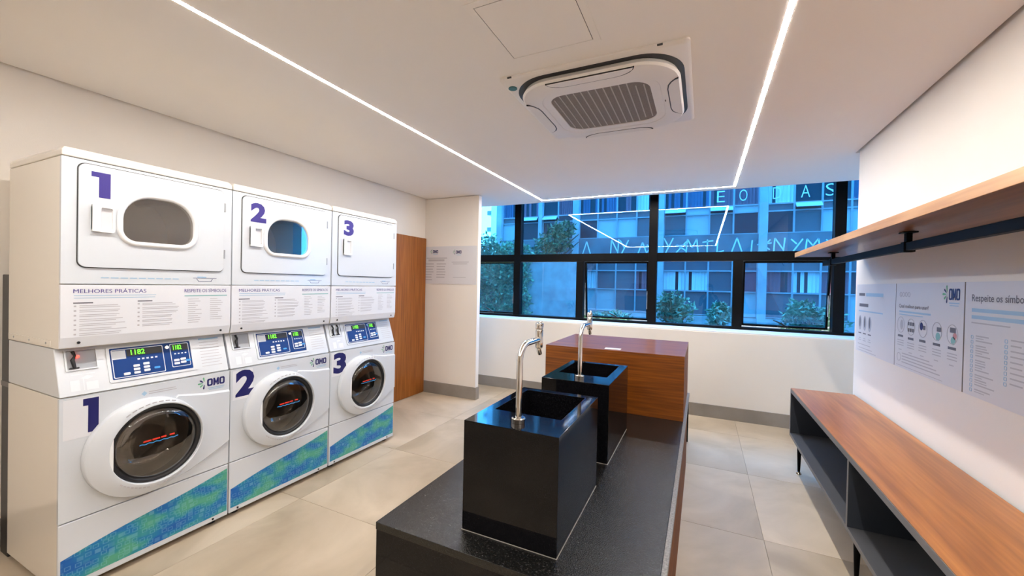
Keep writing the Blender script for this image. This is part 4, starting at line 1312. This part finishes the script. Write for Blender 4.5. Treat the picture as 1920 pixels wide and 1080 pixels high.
# scrawled strokes along the spandrel
gf = MB()
def stroke(u0, v0, u1, v1, w=0.035):
    d = Vector((u1 - u0, v1 - v0)).normalized()
    n_ = Vector((-d.y, d.x)) * w * 0.5
    gf.flat(F, [(u0 - n_.x, v0 - n_.y), (u1 - n_.x, v1 - n_.y), (u1 + n_.x, v1 + n_.y), (u0 + n_.x, v0 + n_.y)], 0.024)
def glyph(u, kind, s=1.0):
    b, t_ = 2.46, 2.46 + 0.46 * s
    if kind == 'A': stroke(u - .13, b, u, t_); stroke(u, t_, u + .13, b)
    elif kind == 'Y': stroke(u - .13, t_, u, b + .2); stroke(u + .13, t_, u - .08, b)
    elif kind == 'N': stroke(u - .12, b, u - .10, t_); stroke(u - .10, t_, u + .10, b + .05); stroke(u + .10, b, u + .13, t_)
    elif kind == 'M': stroke(u - .16, b, u - .13, t_); stroke(u - .13, t_, u, b + .15); stroke(u, b + .15, u + .12, t_); stroke(u + .12, t_, u + .16, b)
    elif kind == 'L': stroke(u, b, u + .02, t_); stroke(u, b, u + .18, b + .05)
    elif kind == 'I': stroke(u, b, u + .02, t_)
    elif kind == 'X': stroke(u - .14, b, u + .15, t_); stroke(u - .12, t_ - .1, u + .14, b + .06); stroke(u - .16, b + .2, u + .18, b + .24)
    elif kind == 'T': stroke(u, b, u, t_); stroke(u - .13, b + .30, u + .15, b + .34)
for u, kd in ((-3.45, 'A'), (-2.55, 'N'), (-2.25, 'Y'), (-1.7, 'A'), (-1.45, 'X'), (-0.95, 'Y'), (-0.6, 'X'), (-0.3, 'M'), (0.1, 'T'), (0.35, 'L'),
              (0.85, 'A'), (1.2, 'I'), (1.5, 'X'), (1.85, 'N'), (2.25, 'Y'), (2.6, 'M'), (3.0, 'X'), (3.6, 'N'), (4.4, 'A'), (5.0, 'X')):
    glyph(u, kd, rng.uniform(0.7, 1.0))
gf.build('graffiti', 'letter', bd)

tw = thing('distant_tower', 'pale distant tower with stacked balconies seen past the street tree', 'building', (-16.2, 30, GZ))
box('tower_block', (0, 0, 0.01), (3.0, 4, 22), 'tower', tw)
for k in range(14):
    box('balcony', (-0.5, 0.2, 2.0 + k * 1.4), (0, 2.0, 2.35 + k * 1.4), 'pane_mid', tw)


# ------------------------------------------------------------------ photographer standing behind the camera (seen mirrored in the panes)
M['skin'] = plain('skin', (0.45, 0.27, 0.19, 1), 0.5)
M['hair'] = plain('dark_hair', (0.012, 0.009, 0.008, 1), 0.45)
M['topcloth'] = noisy('black_knit', (0.010, 0.010, 0.012, 1), (0.02, 0.02, 0.024, 1), nscale=40, rough=0.9)
M['jeans'] = noisy('grey_denim', (0.05, 0.06, 0.08, 1), (0.09, 0.10, 0.13, 1), nscale=60, rough=0.9)
M['shoe'] = plain('white_shoe', (0.6, 0.6, 0.6, 1), 0.6)
M['eye'] = plain('eye', (0.02, 0.015, 0.01, 1), 0.1)
M['lips'] = plain('lips', (0.36, 0.12, 0.10, 1), 0.5)

pn = thing('person', 'person with long dark hair in black top and jeans holding a camera with both hands', 'person', (0.16, -0.50, 0), 0)
V, E_, Rd = [], [], []


def jt(p, r, prev=None):
    V.append(p); Rd.append(r)
    if prev is not None: E_.append((prev, len(V) - 1))
    return len(V) - 1


pel = jt((0, 0, 0.84), 0.125)
sp = jt((0, 0.01, 0.98), 0.105, pel)
ch = jt((0, 0.0, 1.13), 0.12, sp)
cl = jt((0, 0.0, 1.235), 0.085, ch)
nk = jt((0, 0.005, 1.31), 0.047, cl)
jw = jt((0, 0.02, 1.365), 0.062, nk)
hd_ = jt((0, 0.015, 1.425), 0.078, jw)
tp = jt((0, 0.005, 1.485), 0.066, hd_)
for sd in (-1, 1):
    hp = jt((sd * 0.085, 0, 0.78), 0.088, pel)
    th = jt((sd * 0.09, 0.01, 0.62), 0.076, hp)
    kn = jt((sd * 0.09, 0.02, 0.45), 0.054, th)
    cf = jt((sd * 0.092, -0.005, 0.30), 0.050, kn)
    an = jt((sd * 0.092, -0.01, 0.09), 0.036, cf)
    he = jt((sd * 0.092, 0.02, 0.045), 0.040, an)
    to = jt((sd * 0.100, 0.14, 0.032), 0.030, he)
    sh_ = jt((sd * 0.150, 0.0, 1.215), 0.056, cl)
    ua = jt((sd * 0.190, 0.03, 1.10), 0.046, sh_)
    el = jt((sd * 0.205, 0.07, 0.99), 0.038, ua)
    fa = jt((sd * 0.165, 0.18, 1.09), 0.034, el)
    wr = jt((sd * 0.105, 0.275, 1.19), 0.022, fa)
    pm = jt((sd * 0.088, 0.305, 1.225), 0.026, wr)
    for k, (dz, L1) in enumerate(((0.030, 0.030), (0.012, 0.034), (-0.006, 0.032), (-0.022, 0.026))):
        a1 = jt((sd * 0.080, 0.335 + 0.002 * k, 1.245 + dz), 0.009, pm)
        a2 = jt((sd * 0.066, 0.335 + L1, 1.250 + dz), 0.0085, a1)
        a3 = jt((sd * 0.044, 0.338 + L1, 1.250 + dz), 0.0075, a2)
    t1 = jt((sd * 0.066, 0.290, 1.240), 0.010, pm)
    t2 = jt((sd * 0.044, 0.288, 1.262), 0.009, t1)
me = bpy.data.meshes.new('body')
me.from_pydata(V, E_, [])
ob = bpy.data.objects.new('body', me)
COL.objects.link(ob)
md = ob.modifiers.new('skin', 'SKIN')
for i, sv in enumerate(me.skin_vertices[0].data):
    f = (1.28, 0.78) if i in (pel, sp, ch) else (1.25, 0.8) if i == cl else (1.0, 1.0)
    sv.radius = (Rd[i] * f[0], Rd[i] * f[1])
    sv.use_root = (i == pel)
sb = ob.modifiers.new('sub', 'SUBSURF'); sb.levels = 2; sb.render_levels = 2
dg = bpy.context.evaluated_depsgraph_get(); dg.update()
bme = bpy.data.meshes.new_from_object(ob.evaluated_get(dg))
bpy.data.objects.remove(ob)
bme.name = 'body'
bme.materials.clear()
for m_ in ('skin', 'topcloth', 'jeans', 'shoe'): bme.materials.append(M[m_])
for p in bme.polygons:
    c = p.center
    p.use_smooth = True
    if c.z > 1.285 or (c.y > 0.262 and c.z > 1.15): p.material_index = 0
    elif c.z > 0.86: p.material_index = 1
    elif c.z > 0.085: p.material_index = 2
    else: p.material_index = 3
body = link_mesh('body', bme, pn)


def blob(name, cen, rad, mat, par, n=14):
    loops = []
    for i in range(1, n):
        a = math.pi * i / n
        loops.append([(cen[0] + rad[0] * math.sin(a) * math.cos(2 * math.pi * k / 18), cen[1] + rad[1] * math.sin(a) * math.sin(2 * math.pi * k / 18), cen[2] - rad[2] * math.cos(a)) for k in range(18)])
    return MB().loft(loops, True, True).build(name, mat, par, smooth=80)


hr = MB()
hl = []
for z, y0, ry, rx in ((1.07, -0.075, 0.030, 0.085), (1.14, -0.072, 0.045, 0.105), (1.24, -0.055, 0.050, 0.100), (1.33, -0.042, 0.052, 0.094), (1.40, -0.030, 0.068, 0.096),
                      (1.46, -0.015, 0.085, 0.093), (1.505, -0.008, 0.088, 0.080), (1.535, -0.006, 0.060, 0.055), (1.545, -0.006, 0.02, 0.02)):
    hl.append([(rx * math.cos(2 * math.pi * k / 20), y0 + ry * math.sin(2 * math.pi * k / 20), z) for k in range(20)])
hr.loft(hl, True, True)
hr.build('hair', 'hair', pn, smooth=80)
for sd in (-1, 1):
    blob('eye', (sd * 0.030, 0.085, 1.425), (0.011, 0.008, 0.006), 'eye', pn, 8)
    blob('ear', (sd * 0.078, 0.010, 1.415), (0.010, 0.018, 0.028), 'skin', pn, 8)
blob('nose', (0, 0.098, 1.398), (0.011, 0.014, 0.020), 'skin', pn, 8)
blob('mouth', (0, 0.082, 1.368), (0.022, 0.008, 0.007), 'lips', pn, 8)

pc = thing('camera_body', 'black handheld camera held in front of the chest', 'camera', (0.16, -0.185, 1.225), 0)
box('camera_case', (-0.036, -0.030, 0.0), (0.036, 0.030, 0.085), 'black', pc, bev=0.006)
box('viewfinder', (-0.022, -0.028, 0.085), (0.022, 0.026, 0.108), 'black', pc, bev=0.005)
MB().tube([(0, 0.03, 0.042), (0, 0.07, 0.042), (0, 0.095, 0.042), (0, 0.098, 0.042)], [0.034, 0.034, 0.037, 0.030], 24).build('lens', 'black', pc, smooth=40)
